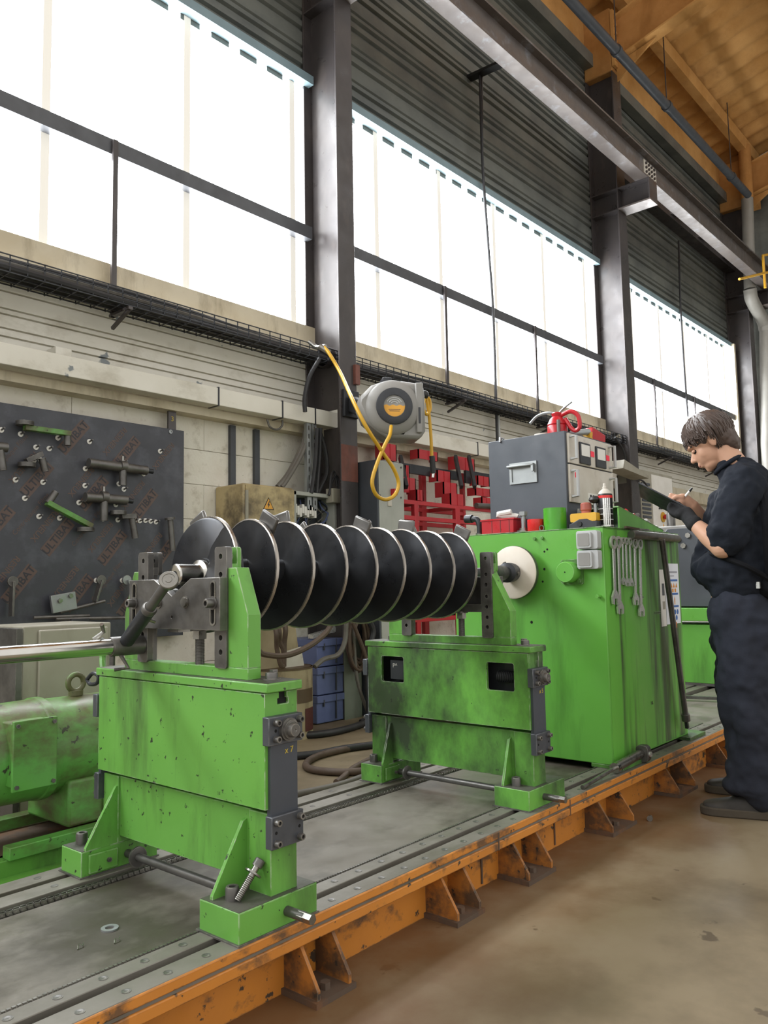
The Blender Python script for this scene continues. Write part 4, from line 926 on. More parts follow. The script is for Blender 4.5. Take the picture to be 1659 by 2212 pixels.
b_ = MB().lathe([(0, .03), (0, .048), (.022, .048), (.022, .03)], (3.62, 1.985, ZI), (0, 0, 1), 28, True); solo(b_, 'tape_roll', 'panel', 'cream roll of tape lying behind the oil can', 'tape roll', 'M')
t = thing('heat_gun', 'red handled tool with grey tube on the instrument cabinet corner', 'tool', (3.86, 1.86, ZI), 'M')
MB().cyl((3.70, 1.865, ZI+.022), (3.84, 1.845, ZI+.045), .017, 16).build('tube', 'galv', t); MB().box(3.83, 3.86, 1.83, 1.87, ZI, ZI+.045).build('collar', 'yellow', t)
MB().prism([(3.85, ZI+.02), (3.87, ZI+.075), (4.02, ZI+.05), (4.015, ZI+.005), (3.97, ZI), (3.86, ZI)], 'y', 1.83, 1.875).build('grip', 'red_plastic', t, bevel=.006)
# hook on the cabinet edge
b_ = MB().tube([(3.495, 2.17, ZI-.01), (3.495, 2.17, ZI+.012), (3.53, 2.17, ZI+.012), (3.53, 2.17, ZI+.004)], .006, 8); solo(b_, 'edge_hook', 'galv', 'small grey hook clipped over the instrument cabinet edge', 'hook', 'M')
# ---- socket handle lying on the rail
t = thing('torque_handle', 'steel socket handle lying on the rail below the cabinet', 'bar tool', (3.27, 1.51, ZB), 'M')
a, b, c_ = Vector((2.955, 1.508, ZB+.009)), Vector((3.27, 1.515, ZB+.026)), Vector((3.535, 1.512, ZB+.042))
MB().cyl(a, b, .009, 14).build('thin_shank', 'steel', t); MB().cyl(b, c_, .020, 18).build('sleeve', 'steel', t); MB().cyl(b-(b-a).normalized()*.005, b+Vector((.02, 0, 0)), .022, 18).build('ferrule', 'bright_steel', t)
MB().prism(rrect(1.478, 1.535, ZB+.004, ZB+.078, .02), 'x', 3.535, 3.572).build('ratchet_head', 'dark_steel', t, bevel=.003)
MB().cyl((3.553, 1.478, ZB+.04), (3.553, 1.470, ZB+.04), .012, 14).build('drive_square', 'chrome', t)
# ---- loose screw leaning in the near foot and washer on the bed
t = thing('loose_screw', 'long loose cap screw with washer leaning against the near pedestal foot', 'screw', (1.27, 1.56, .262), 'M')
a, b = Vector((1.262, 1.548, .268)), Vector((1.318, 1.540, .335)); d = (b-a).normalized()
MB().cyl(a, b, .0085, 12).build('shank', 'steel', t); th = MB()
for k in range(14): th.lathe([(0, .008), (.0012, .0098), (.0024, .008)], a+d*(.002+k*.0042), d, 12)
tag(th.build('screw_thread', 'steel', t), kind='stuff')
MB().cyl(b-d*.022, b-d*.018, .022, 20).build('washer', 'steel', t); MB().lathe([(0, .013), (.017, .013), (.019, .011), (.019, .006), (.012, .006)], b-d*.004, d, 16).build('head', 'dark_steel', t)
b_ = MB().lathe([(0, .011), (0, .021), (.004, .021), (.004, .011)], (1.108, 1.845, .178), (0, 0, 1), 24, True); solo(b_, 'loose_washer', 'galv', 'pale loose washer lying on the bed left of the near pedestal', 'washer', 'M')
for k, (x, y) in enumerate(((1.07, 1.76), (1.0, 1.80), (1.45, 1.86))):
    b_ = MB().tube(spline([(x, y, .180), (x+.006, y+.008, .186), (x+.014, y+.004, .182), (x+.02, y+.012, .184)], 4), .0015, 6); solo(b_, 'metal_chip', 'steel', ('curled bright metal chip just past the loose washer', 'tiny metal chip left of the loose washer', 'thin metal chip behind the near pedestal foot')[k], 'metal chip', 'M')
b_ = MB().lathe([(0, .012), (.012, .012), (.016, .008), (.030, .008)], (3.335, 1.40, .012), (1, .3, 0), 12); solo(b_, 'loose_bolt', 'steel', 'loose steel bolt lying on the floor by a bracket', 'bolt', 'M')
# ---- tail rod, clamp and adjustable stop
t = thing('support_rod', 'thick polished steel rod reaching in from the left to the near pedestal', 'rod', (.7, 2.058, .82), 'M')
MB().cyl((-.5, 2.058, .846), (1.275, 2.058, .846), .0225, 30).build('rod', 'bright_steel', t)
MB().lathe([(0, .0255), (.006, .0275), (.10, .0275), (.104, .024)], (1.225, 2.058, .846), (1, 0, 0), 28).build('clamp_sleeve', 'dark_steel', t)
MB().tube([(1.255, 2.052, .822), (1.262, 2.022, .786), (1.236, 2.05, .782)], .0055, 8).build('locking_lever', 'dark_steel', t)
MB().cyl((1.24, 2.07, .822), (1.24, 2.07, .792), .008, 10).build('clamp_bolt', 'dark_steel', t)
MB().tube([(1.19, 2.085, .868), (1.215, 2.075, .888), (1.20, 2.06, .910)], .006, 8).build('thumb_lever', 'steel', t)
st = thing('adjustable_stop', 'slanted dark screw stop with round brass-toned foot at the shaft end', 'machine stop', (1.24, 1.95, .84), 'M')
kn = P(365, 1255, 'x', 1.225, 'M'); a = Vector((1.262, 2.030, .862)); d = (kn-a).normalized(); L = (kn-a).length
MB().cyl(a, a+d*L*.52, .020, 20).build('barrel', 'black_steel', st); MB().lathe([(0, .020), (.004, .021), (.012, .021), (.018, .017)], a+d*L*.52, d, 20).build('collar', 'dark_steel', st)
MB().cyl(a+d*L*.54, kn-d*.01, .0135, 18).build('spindle', 'dark_steel', st)
fd = Vector((-.55, -.62, .42)).normalized()
MB().lathe([(-.012, .013), (-.008, .024), (.006, .026), (.009, .024), (.009, .017), (.0075, .016), (.0075, .009), (.009, .008), (.009, .001)], kn, fd, 30).build('swivel_foot', 'steel', st)
sd = d.cross(Vector((0, 0, 1))).normalized(); MB().cyl(a+d*L*.40, a+d*L*.40-sd*.035-Vector((0, 0, .012)), .005, 8).build('locking_pin', 'steel', st)
# ---- far machine beyond the cabinet
t = thing('far_pedestal', 'second green machine base with grey chuck housing, partly behind the person', 'machine', (6.6, 2.05, ZB), 'M')
g0 = 6.36
MB().prism([(1.62, ZB+.02), (2.60, ZB+.02), (2.60, .66), (2.12, .66), (1.80, .50)], 'x', g0, g0+.5).build('base', 'green_cab', t, bevel=.004)
MB().box(g0-.05, g0+.45, 1.55, 2.62, .69, .79).build('top_beam', 'green_cab', t, bevel=.004)
MB().box(g0, g0+.4, 1.6, 2.6, ZB, ZB+.02).build('shoe_plate', 'dark_steel', t)
MB().prism([(1.85, .80), (2.52, .80), (2.52, 1.30), (2.42, 1.42), (1.95, 1.42), (1.85, 1.3)], 'x', g0+.02, g0+.10).build('chuck_plate', 'cab_dark', t, bevel=.004)
MB().box(g0+.10, g0+.6, 1.7, 2.6, .80, 1.45).build('housing', 'grey_plastic', t, bevel=.01)
for y, z in ((2.33, 1.33), (2.25, 1.36), (2.29, 1.28), (2.4, 1.2)): hex_bolt('bolt', (g0+.02, y, z), (-1, 0, 0), .022, .02, t, 'steel')
MB().prism([(1.75, .79), (2.0, .79), (2.1, 1.1), (1.95, 1.1)], 'x', g0+.2, g0+.24).build('orange_brace', 'orange', t)
MB().cyl((g0+.02, 2.1, 1.1), (g0-.04, 2.1, 1.1), .12, 28).build('bore', 'black_steel', t)
for k, (y, z, r) in enumerate(((1.75, 1.53, .05), (2.0, 1.55, .04), (2.25, 1.50, .06), (2.45, 1.56, .035))): solo(MB().lathe([(0, r), (.10, r), (.11, r*.8), (.13, r*.7)], (g0+.2, y, 1.45), (0, 0, 1), 16), 'machine_part', 'dark_steel', ('dark steel part atop the far housing, nearest the viewer', 'thin dark part atop the far housing', 'widest dark steel part atop the far housing', 'slim dark part at the left end of the far housing')[k], 'machine part', 'M')
# rail crossbars on the far bed
t = thing('cross_tie', 'dark steel tie lying across the rails beyond the cabinet', 'tie bar', (5.9, 1.9, ZB), 'M'); MB().bar((5.55, 2.32, ZB+.012), (5.75, 1.50, ZB+.012), .03, .02).build('bar', 'dark_steel', t)
# ================================================================== things along the wall
# ---- black plywood board with hooks
BY = 4.64
t = thing('tool_board', 'big black film-faced plywood board with brown lettering, full of hooks', 'tool board', (2.0, BY, .7), 'W')
bx0, bx1, bz0, bz1 = .3, 3.17, .70, 2.10
MB().box(bx0, bx1, BY, BY+.03, bz0, bz1).build('panel', 'board', t, bevel=.002)
dd = Vector((.62, 0, .78)).normalized(); uu = Vector((-.78, 0, .62)).normalized()
ye = BY-.0006
def inside(c, m): return bx0+m < c.x < bx1-m*.8 and bz0+m < c.z < bz1-m
row = 0
for r in range(-13, 14):
    o = Vector((2.2, ye, 1.4))+uu*(r*.105)
    for k in range(-7, 8):
        c = o+dd*(k*.36+(row//3 % 2)*.18)
        if c.x < 1.7: continue
        if row % 3 == 0:
            if inside(c, .115):
                s_ = MB().obox(c+Vector((0, .0002, 0)), dd*.125, uu*.036, Vector((0, .0004, 0))).build('printed_stamp', 'print_brown', t, smooth=0)
                text_mesh(MB(), 'ULTIBAT', .066, c+Vector((0, -.0006, 0)), dd, uu, .0002, True).build('printed_word', 'print_dark', s_, smooth=0)
        elif row % 3 == 1:
            if inside(c, .115): text_mesh(MB(), 'RESINEUX', .052, c, -dd, -uu, .0004, True).build('printed_word', 'print_brown', t, smooth=0)
        else:
            if inside(c, .17) and k % 2 == 0: text_mesh(MB(), 'Contreplaque Filme', .040, c, dd, uu, .0003).build('printed_word', 'print_brown', t, smooth=0)
    row += 1
hk = None
def bp(cx, cy): return P(cx/3.318, 840+cy/3.318, 'y', BY-.056)
for cx, cy in ((38, 285), (178, 315), (446, 343), (288, 410), (383, 420), (672, 370), (1180, 440), (28, 467), (272, 505), (322, 503), (643, 565), (1062, 603), (141, 645), (338, 663), (640, 688), (920, 714), (208, 778), (415, 762), (597, 810), (862, 825), (310, 910), (458, 922), (105, 1378), (722, 1372), (908, 1372), (460, 1580), (876, 935), (995, 940), (1035, 942), (1075, 940), (1112, 945), (1150, 950), (770, 928), (884, 675), (918, 520)):
    p = bp(cx, cy); p.y = BY
    if hk is None:
        hk = MB().lathe([(0, .016), (.003, .016), (.003, .007), (.006, .007)], (0, 0, 0), (0, -1, 0), 18).build('hook_washer', 'white', t, raw=True); q = hk
    else: q = hk.copy(); col.objects.link(q); q.parent = t
    q.location = p-BASE[t]
    g = MB().cyl((0, 0, 0), (.0, -.045, .006), .0055, 8).build('hook_pin', 'dark_steel', q, raw=True) if q is hk else None
    if g is None:
        c_ = [ch for ch in hk.children][0].copy(); col.objects.link(c_); c_.parent = q
for cx, cy in ((1255, 299), (1257, 975)):
    p = bp(cx, cy); MB().lathe([(0, .014), (.006, .014), (.006, .008), (.002, .008)], (p.x, BY, p.z), (0, -1, 0), 18).build('corner_bolt', 'galv', t)
a = P(371, 888, 'y', BY+.01); br = MB().box(a.x-.03, a.x+.03, BY+.002, BY+.02, 2.06, 2.262).build('hanging_bracket', 'column', t); tm = MB(); text_mesh(tm, '3', .05, (a.x, BY+.0015, 2.17), (1, 0, 0), (0, 0, 1)); tm.build('painted_mark', 'chalk', br, smooth=0)
HB = BY-.05
def tool(name, label, base): return thing(name, label, 'tool', tuple(base), 'W', group='tools on the black board')
def crank(pa, pb, disc_at, stub_to, m, label):
    a, b = bp(*pa), bp(*pb); t = tool('crank_arm', label, (min(a.x, b.x), HB, min(a.z, b.z)))
    MB().bar(a, b, .03, .045, (0, 1, 0)).build('arm', m, t, bevel=.002)
    c = bp(*disc_at); MB().cyl(c+Vector((0, 0, -.012)), c+Vector((0, 0, .012)), .05, 26).build('hand_disc', 'dark_steel', t)
    s0, s1 = (bp(*q) for q in stub_to); MB().cyl(s0, s1, .021, 16).build('stub', 'dark_steel', t)
crank((175, 278), (500, 322), (178, 248), ((485, 335), (484, 405)), 'green_worn', 'green crank arm with disc at the top left of the board')
crank((335, 815), (655, 985), (615, 1008), ((345, 820), (398, 740)), 'green_worn', 'slanting green crank arm low in the middle of the board')
crank((185, 518), (300, 465), (192, 545), ((300, 497), (325, 590)), 'dark_steel', 'dark steel crank arm left of the middle of the board')
crank((865, 915), (968, 912), (848, 888), ((945, 925), (970, 1070)), 'dark_steel', 'dark crank with disc at the right of the board')
def tee(x0, x1, zc0, zc1, leg, label):
    t = tool('tee_handle', label, bp(x0, leg[1][1]))
    MB().cyl(bp(x0, zc0), bp(x1, zc1), .030, 20).build('bar', 'dark_steel', t); MB().cyl(bp(x1, zc1), bp(x1+45, zc1+8), .016, 14).build('pin', 'black_steel', t)
    c = bp(leg[0][0], leg[0][1]-25); MB().cyl(c+Vector((-.02, 0, 0)), c+Vector((.02, 0, 0)), .036, 20).build('clamp_ring', 'dark_steel', t); MB().cyl(bp(*leg[0]), bp(*leg[1]), .024, 18).build('leg', 'dark_steel', t)
    MB().cyl(c+Vector((0, 0, .03)), c+Vector((0, 0, .065)), .01, 10).build('clamp_screw', 'steel', t)
tee(635, 1050, 530, 585, ((880, 580), (880, 690)), 'longer dark steel T handle on the right of the board')
tee(610, 905, 775, 798, ((745, 800), (745, 945)), 'shorter dark steel T handle below the longer one')
t = tool('headed_pin', 'slim steel pin with round head hung at the right board edge', bp(1240, 1160)); MB().cyl(bp(1220, 935), bp(1238, 1160), .019, 16).build('pin', 'dark_steel', t); MB().cyl(bp(1217, 922), bp(1219, 938), .033, 22).build('head', 'dark_steel', t)
t = tool('tee_handle', 'partly cut-off dark steel part at the left picture edge', bp(10, 590)); MB().cyl(bp(-60, 410), bp(50, 420), .028, 16).build('bar', 'dark_steel', t); MB().cyl(bp(0, 440), bp(22, 585), .022, 16).build('leg', 'dark_steel', t)
t = tool('steel_bracket', 'grey steel angle plate with two bolts low on the board', bp(450, 1590))
c = bp(455, 1530); MB().obox(c, (.075, 0, .012), (0, .012, 0), (-.008, 0, .052)).build('plate', 'galv', t, bevel=.003)
for dx, dz in ((-.03, .0), (.035, .028)): hex_bolt('bolt', c+Vector((dx, -.012, dz+.01)), (0, -1, 0), .014, .014, t, 'steel')
for k, (pa, pb, lab) in enumerate((((90, 1380), (80, 1630), 'long thin steel strap at the lower left of the board'), ((725, 1370), (680, 1525), 'short thin steel strap low in the middle of the board'), ((908, 1370), (960, 1560), 'rounded steel link beside the near pedestal fork'))):
    a, b = bp(*pa), bp(*pb); b_ = MB().bar(a, b, .012, .05 if k < 2 else .06, (0, 1, 0)); b_.cyl(a+Vector((0, -.008, 0)), a+Vector((0, .008, 0)), .03, 18); solo(b_, 'steel_strap', 'dark_steel' if k < 2 else 'galv', lab, 'tool', group='tools on the black board', bevel=.001)
for k, (pa, pb, lab) in enumerate((((240, 1640), (640, 1625), 'left long thin rod along the lower board edge'), ((400, 1650), (890, 1640), 'right long thin rod along the lower board edge'), ((430, 1600), (750, 1520), 'thin bent rod under the bolted plate'))):
    b_ = MB().cyl(bp(*pa), bp(*pb), .010, 8); solo(b_, 'thin_rod', 'dark_steel', lab, 'tool', group='tools on the black board')
b_ = MB().box(bp(500, 1650).x, bp(630, 1650).x, HB-.03, HB+.03, bp(500, 1680).z, bp(500, 1650).z); solo(b_, 'magnet_block', 'black_steel', 'small black block under the rods on the board', 'block', bevel=.004)
# ---- flat bars fixed to the block wall, bent hook
for k, (x, lab) in enumerate(((502, 'left of two narrow grey bars fixed upright on the block wall'), (554, 'right of two narrow grey bars fixed upright on the block wall'))):
    a = P(x, 930, 'y', 4.71); solo(MB().box(a.x-.024, a.x+.024, 4.70, 4.728, 1.2, 2.215), 'wall_bar', 'pipe_dark', lab, 'wall bar', group='bars on the block wall')
a = P(595, 912, 'y', 4.58); b_ = MB().tube(spline([(a.x-.10, 4.56, a.z+.005), (a.x-.07, 4.56, a.z-.05), (a.x, 4.56, a.z-.06), (a.x+.05, 4.56, a.z-.02), (a.x+.05, 4.56, a.z+.045)], 6), .008, 8); solo(b_, 'wall_hook', 'dark_steel', 'bent steel hook under the cream trunking', 'hook')
b_ = MB().box(P(110, 770, 'y', 4.66).x, P(145, 770, 'y', 4.66).x, 4.60, 4.72, 2.44, 2.49); solo(b_, 'box_section', 'cream', 'short cream box section stub on the ledge at left', 'bracket', bevel=.004)
# ---- perforated cable ladder down to the open panel
for k, (x, lab) in enumerate(((668, 'left perforated grey strut left of the hose reel column'), (680, 'right perforated grey strut left of the hose reel column'))):
    a = P(x, 1000, 'y', 4.50); t = thing('perforated_strut', lab, 'strut', (a.x, 4.5, 1.5), group='perforated struts')
    MB().prism([(a.x-.022, 1.6), (a.x+.022, 1.6), (a.x+.022, 2.29), (a.x-.022, 2.29)], 'y', 4.50, 4.505, holes=[stadium(a.x, 1.64+i*.065, 1.68+i*.065, .006, 4) for i in range(10)]).build('channel', 'galv', t, smooth=20)
    MB().box(a.x-.024, a.x-.02, 4.5, 4.53, 1.6, 2.29).build('channel_side', 'galv', t)
pts = lambda l, Y: [P(x, y, 'y', Y) for x, y in l]
for k, (l, Y, r, m, lab) in enumerate((
        (((660, 930), (655, 960), (625, 1020), (600, 1052)), 4.55, .022, 'cable_grey', 'grey cable bundle slanting down to the hazard box'),
        (((668, 935), (650, 985), (618, 1040), (608, 1052)), 4.53, .018, 'cable_grey', 'second cable slanting down beside the grey bundle'),
        (((685, 925), (682, 990), (676, 1040), (672, 1065)), 4.47, .016, 'cable', 'left dark cable dropping behind the struts to the open panel'),
        (((692, 925), (690, 985), (686, 1040), (684, 1065)), 4.48, .016, 'cable', 'right dark cable dropping behind the struts to the open panel'),
        (((690, 930), (703, 975), (706, 1020), (694, 1050), (685, 1068)), 4.50, .017, 'cable', 'bowed dark cable right of the struts'),
        (((690, 775), (668, 815), (658, 860), (659, 890)), 4.42, .017, 'cable', 'looping dark cable on the hose reel column left side'),
        (((712, 1068), (715, 1030), (722, 1020), (728, 1050)), 4.45, .010, 'cable', 'first thin cable arching to the small junction box'),
        (((710, 1070), (718, 1038), (728, 1030), (733, 1065)), 4.45, .010, 'cable', 'second thin cable arching to the small junction box'))):
    solo(MB().tube(spline(pts(l, Y), 6), r, 8), 'cable', m, lab, 'cable')
a, b_ = P(713, 1055, 'y', 4.45), P(736, 1088, 'y', 4.45); solo(MB().box(a.x, b_.x, 4.42, 4.5, b_.z, a.z), 'junction_box', 'beige_grey', 'small tan junction box against the column web', 'junction box', bevel=.004)
# ---- tan box with hazard triangle
a, b_ = P(530, 1043, 'y', 4.40), P(633, 1054, 'y', 4.40)
t = thing('hazard_box', 'stained tan electrical box with yellow hazard triangle', 'electrical box', ((a.x+b_.x)/2, 4.55, 1.0))
zt = 1.742
MB().box(a.x-.02, b_.x, 4.40, 4.72, 1.0, zt).build('case', 'beige', t, bevel=.012); MB().box(a.x+.0, b_.x+.004, 4.390, 4.40, 1.02, zt-.012).build('door', 'beige', t, bevel=.003)
MB().box(a.x-.005, a.x+.015, 4.385, 4.40, 1.1, zt-.05).build('hinge', 'beige_grey', t)
c = P(580, 1092, 'y', 4.39); tri = lambda s, dz=0: [(c.x-s, c.z-s*.58+dz), (c.x+s, c.z-s*.58+dz), (c.x, c.z+s*1.16+dz)]
sg = MB().prism(tri(.052), 'y', 4.3885, 4.39).build('hazard_sign', 'black', t, smooth=0); MB().prism(tri(.042, .0), 'y', 4.3875, 4.3885).build('sign_field', 'sign_yellow', sg, smooth=0)
MB().prism([(c.x+.004, c.z+.032), (c.x-.012, c.z+.0), (c.x-.002, c.z+.003), (c.x-.006, c.z-.020), (c.x+.012, c.z+.010), (c.x+.002, c.z+.008), (c.x+.010, c.z+.032)], 'y', 4.387, 4.3875).build('lightning_mark', 'black', sg, smooth=0)
# ---- open wiring panel
a, b_ = P(634, 1063, 'y', 4.47), P(727, 1070, 'y', 4.47)
t = thing('wiring_panel', 'open grey wiring box with blue wires and terminals left of the column', 'wiring panel', ((a.x+b_.x)/2, 4.55, 1.2))
za = 1.735; zc = 1.2
MB().box(a.x, b_.x, 4.62, 4.66, zc, za).build('back_plate', 'cab_dark', t)
for x0, x1, z0, z1 in ((a.x, b_.x, za-.03, za), (a.x, b_.x, zc, zc+.03), (a.x, a.x+.03, zc, za), (b_.x-.03, b_.x, zc, za)): MB().box(x0, x1, 4.47, 4.62, z0, z1).build('case_side', 'cab_grey', t, bevel=.003)
random.seed(11)
for k in range(16):
    x = a.x+.06+random.random()*(b_.x-a.x-.12); z = za-.05
    MB().tube(spline([(x, 4.58, z), (x+random.uniform(-.05, .05), 4.54, z-.06), (x+random.uniform(-.08, .08), 4.54, z-.12), (x+random.uniform(-.05, .05), 4.58, z-.19)], 4), .006, 6).build('wire', ('cable', 'crate_blue', 'cable_grey')[k % 3], t)
for k in range(9):
    x = P(640+k*5.2, 1100, 'y', 4.5).x; z = P(640, 1098+(k % 3)*4, 'y', 4.5).z; MB().box(x-.011, x+.011, 4.50, 4.60, z-.035, z+.035).build('terminal_block', 'white', t, bevel=.002)
# ---- grey switch cabinet right of the column
a, b_ = P(815, 985, 'y', 4.15), P(869, 997, 'y', 4.15)
t = thing('switch_cabinet', 'tall grey switch cabinet with dark side right of the column', 'switch cabinet', ((a.x+b_.x)/2, 4.35, 0))
MB().box(a.x, b_.x, 4.15, 4.60, 0, 2.00).build('case', 'cab_dark', t, bevel=.003); MB().box(a.x+.004, b_.x-.002, 4.138, 4.15, .05, 1.992).build('door', 'cab_grey', t, bevel=.003)
MB().box(a.x-.012, a.x+.012, 4.146, 4.16, 0, 2.01).build('edge_strip', 'cab_dark', t)
for x, y in ((820, 1070), (866, 1075), (866, 1010)): q = P(x, y, 'y', 4.138); MB().cyl(q, q+Vector((0, -.006, 0)), .008, 10).build('door_screw', 'dark_steel', t)
q = P(849, 1062, 'y', 4.13); MB().box(q.x-.02, q.x+.02, 4.10, 4.138, q.z-.03, q.z+.02).build('door_latch', 'red_plastic', t); q = P(843, 1085, 'y', 4.13); MB().box(q.x-.025, q.x+.02, 4.130, 4.138, q.z-.03, q.z+.02).build('label_plate', 'panel', t)
# ---- hose reel on the column
ry = 3.92
rc = P(846, 884, 'y', ry-.10)
t = thing('hose_reel', 'grey plastic wall hose reel with yellow label on the column', 'hose reel', (rc.x, rc.y, rc.z-.22))
RF = Matrix.Rotation(math.radians(-38), 3, 'Z')
def rl(x, y, z): return rc + RF @ Vector((x, y, z))
def local(mb):
    mb.v = [tuple(rl(*v)) for v in mb.v]; return mb
pr_ = [(.235, .185), (.245, .10), (.245, -.17), (.20, -.235), (-.05, -.225), (-.12, -.175), (-.21, -.10), (-.25, 0), (-.235, .09), (-.16, .165), (-.05, .205), (.08, .205)]
local(MB().prism(pr_, 'y', -.06, .17)).build('housing', 'grey_plastic', t, bevel=.03, smooth=50)
local(MB().prism([(.17, -.19), (.215, -.19), (.225, .19), (.165, .185)], 'y', -.085, -.06)).build('side_guide', 'grey_plastic', t, bevel=.008)
local(MB().box(.185, .20, -.088, -.085, -.12, .0)).build('guide_slot', 'dark_plastic', t)
local(MB().lathe([(0, .205), (.02, .19), (.035, .15), (.04, .14)], (0, -.06, 0), (0, -1, 0), 48)).build('drum_boss', 'grey_plastic', t)
dr = .136
local(MB().lathe([(0, dr), (.016, dr), (.020, dr*.95), (.020, dr*.60), (.0, dr*.60)], (0, -.098, 0), (0, -1, 0), 48, True)).build('drum_ring', 'dark_plastic', t)
lr = dr*.60
ld = local(MB().lathe([(0, lr), (.004, lr)], (0, -.104, 0), (0, -1, 0), 40)).build('label_disc', 'grey_plastic', t)
wv = [(-lr*.98+2*lr*.98*i/16, lr*(-.02+.14*abs(math.sin(i*.62+.4)))) for i in range(17)]
yl = [(lr*.96*math.cos(a_), lr*.96*math.sin(a_)) for a_ in [PI*1.02+i*(PI*.96)/18 for i in range(19)]]
local(MB().prism(wv[::-1]+yl, 'y', -.1095, -.108)).build('label_print', 'sign_yellow', ld, smooth=0)
for k in range(2): local(MB().box(-lr*(.55-.08*k), lr*(.55-.08*k), -.110, -.1094, -lr*(.34+.14*k), -lr*(.28+.14*k))).build('label_text', 'print_brown', ld)
for k in range(3): local(MB().tube([(lr*(.30+.2*k)*math.cos(b2), -.1085, lr*.16+lr*(.22+.19*k)*math.sin(b2)) for b2 in [.35+j*.22 for j in range(12)]], .004, 5)).build('label_wave', 'light_grey', ld)
local(MB().box(-.07, .0, -.03, .12, .20, .235)).build('carry_lug', 'dark_plastic', t, bevel=.006)
MB().box(4.42, 4.585, 4.30, 4.33, 2.34, 2.56).build('mount_plate', 'black_steel', t, bevel=.004)
MB().bar((4.50, 4.30, 2.45), rl(-.12, .15, 0), .08, .12).build('swivel_arm', 'black_steel', t, bevel=.01)
rp = lambda x, y, Y=0: P(x, y, 'y', Y)
q = rp(917, 853, ry); q = P(917, 853, 'y', ry-.16); MB().ball(q, .034, 18, 12).build('hose_stop', 'black', t)
HY = ry-.12
MB().tube(spline(pts(((918, 858), (914, 880), (921, 895), (929, 885), (928, 865), (922, 860), (926, 890), (930, 930), (933, 985)), ry-.16), 6), .013, 10).build('outlet_hose', 'hose_yellow', t)
MB().cyl(P(933, 985, 'y', ry-.16), P(936, 1022, 'y', ry-.16), .022, 14).build('hose_coupler', 'black', t); MB().cyl(P(936, 1022, 'y', ry-.16), P(935, 1032, 'y', ry-.16), .012, 10).build('coupler_tip', 'bright_steel', t)
t = thing('air_hose', 'yellow air hose looping from the column down to the reel', 'hose', tuple(P(835, 1080, 'y', 3.85)))
hp = [P(700, 750, 'y', 4.25), P(712, 765, 'y', 4.2), P(735, 805, 'y', 4.1), P(760, 860, 'y', 3.75), P(790, 920, 'y', 3.62), P(825, 975, 'y', 3.62), P(850, 1012, 'y', 3.62), P(861, 1045, 'y', 3.62), P(852, 1070, 'y', 3.62), P(832, 1079, 'y', 3.62), P(812, 1068, 'y', 3.62), P(804, 1040, 'y', 3.62), P(815, 1000, 'y', 3.62), P(832, 960, 'y', 3.62), P(842, 940, 'y', 3.66), P(845, 921, 'y', 3.72)]
MB().tube(spline(hp, 6), .0135, 10).build('hose', 'hose_yellow', t)
MB().tube(spline([P(668, 738, 'y', 4.42), P(685, 750, 'y', 4.36), P(703, 748, 'y', 4.27)], 5), .018, 10).build('brass_branch', 'steel', t); MB().cyl(P(690, 748, 'y', 4.28), P(712, 762, 'y', 4.22), .022, 12).build('coupler', 'steel', t)
# ---- red stepped rack with black boards
RY = 4.20
def rk(cx, cy, Y=RY): return P(640+cx/3.318, 700+cy/3.318, 'y', Y)
t = thing('red_rack', 'red steel stock rack with stepped holders behind the screw', 'rack', (5.6, 4.35, 0))
for x0, x1, z1 in ((850, 880, 1265), (1145, 1176, 1300)):
    a, b_ = rk(x0, 1400), rk(x1, 1400); zz = rk(x0, z1).z
    MB().box(a.x, b_.x, RY, RY+.04, 0, zz).build('post', 'red', t, bevel=.003); MB().box(a.x, b_.x, RY+.38, RY+.42, 0, 2.1).build('post', 'red', t, bevel=.003)
a = rk(1390, 1400); MB().box(a.x+.1, a.x+.14, RY, RY+.04, 0, 1.72).build('post', 'red', t); MB().box(a.x+.1, a.x+.14, RY+.38, RY+.42, 0, 2.1).build('post', 'red', t)
xa, xb = rk(765, 1300).x, rk(1390, 1300).x+.14
for z in (rk(860, 1280).z, rk(860, 1340).z-.06, 1.30, .72, .25):
    MB().box(xa, xb, RY+.002, RY+.038, z-.018, z+.018).build('rail', 'red', t, bevel=.003); MB().box(xa, xb, RY+.382, RY+.418, z-.018, z+.018).build('rail', 'red', t, bevel=.003)
for x in (rk(865, 0).x, rk(1160, 0).x):
    for z in (rk(860, 1280).z, 1.30, .72): MB().box(x-.015, x+.015, RY+.04, RY+.38, z-.018, z+.018).build('side_tie', 'red', t)
steps = [(625, 850, 720, 985, .30), (875, 895, 1015, 985, .30), (1145, 945, 1280, 1060, .30), (780, 1010, 812, 1110, .16), (765, 1095, 858, 1215, .08), (862, 1185, 912, 1268, 0), (1010, 1045, 1108, 1140, .16), (1055, 1130, 1155, 1250, .08), (1105, 1212, 1205, 1305, 0), (1300, 1085, 1385, 1165, .16), (1285, 1170, 1390, 1240, .08), (1330, 1240, 1400, 1310, 0)]
for x0, y0, x1, y1, d in steps:
    a, b_ = rk(x0, y0, RY+d), rk(x1, y1, RY+d); xm = (a.x+b_.x)/2; w = (b_.x-a.x)
    s = MB().box(a.x, b_.x, RY+d, RY+d+.01, b_.z, a.z).build('stepped_holder', 'red', t); MB().box(a.x, a.x+.01, RY+d, RY+d+.10, b_.z, a.z).build('holder_side', 'red', s); MB().box(b_.x-.01, b_.x, RY+d, RY+d+.10, b_.z, a.z).build('holder_side', 'red', s); MB().box(xm-.004, xm+.004, RY+d-.004, RY+d, b_.z, a.z).build('holder_fold', 'red_plastic', s)
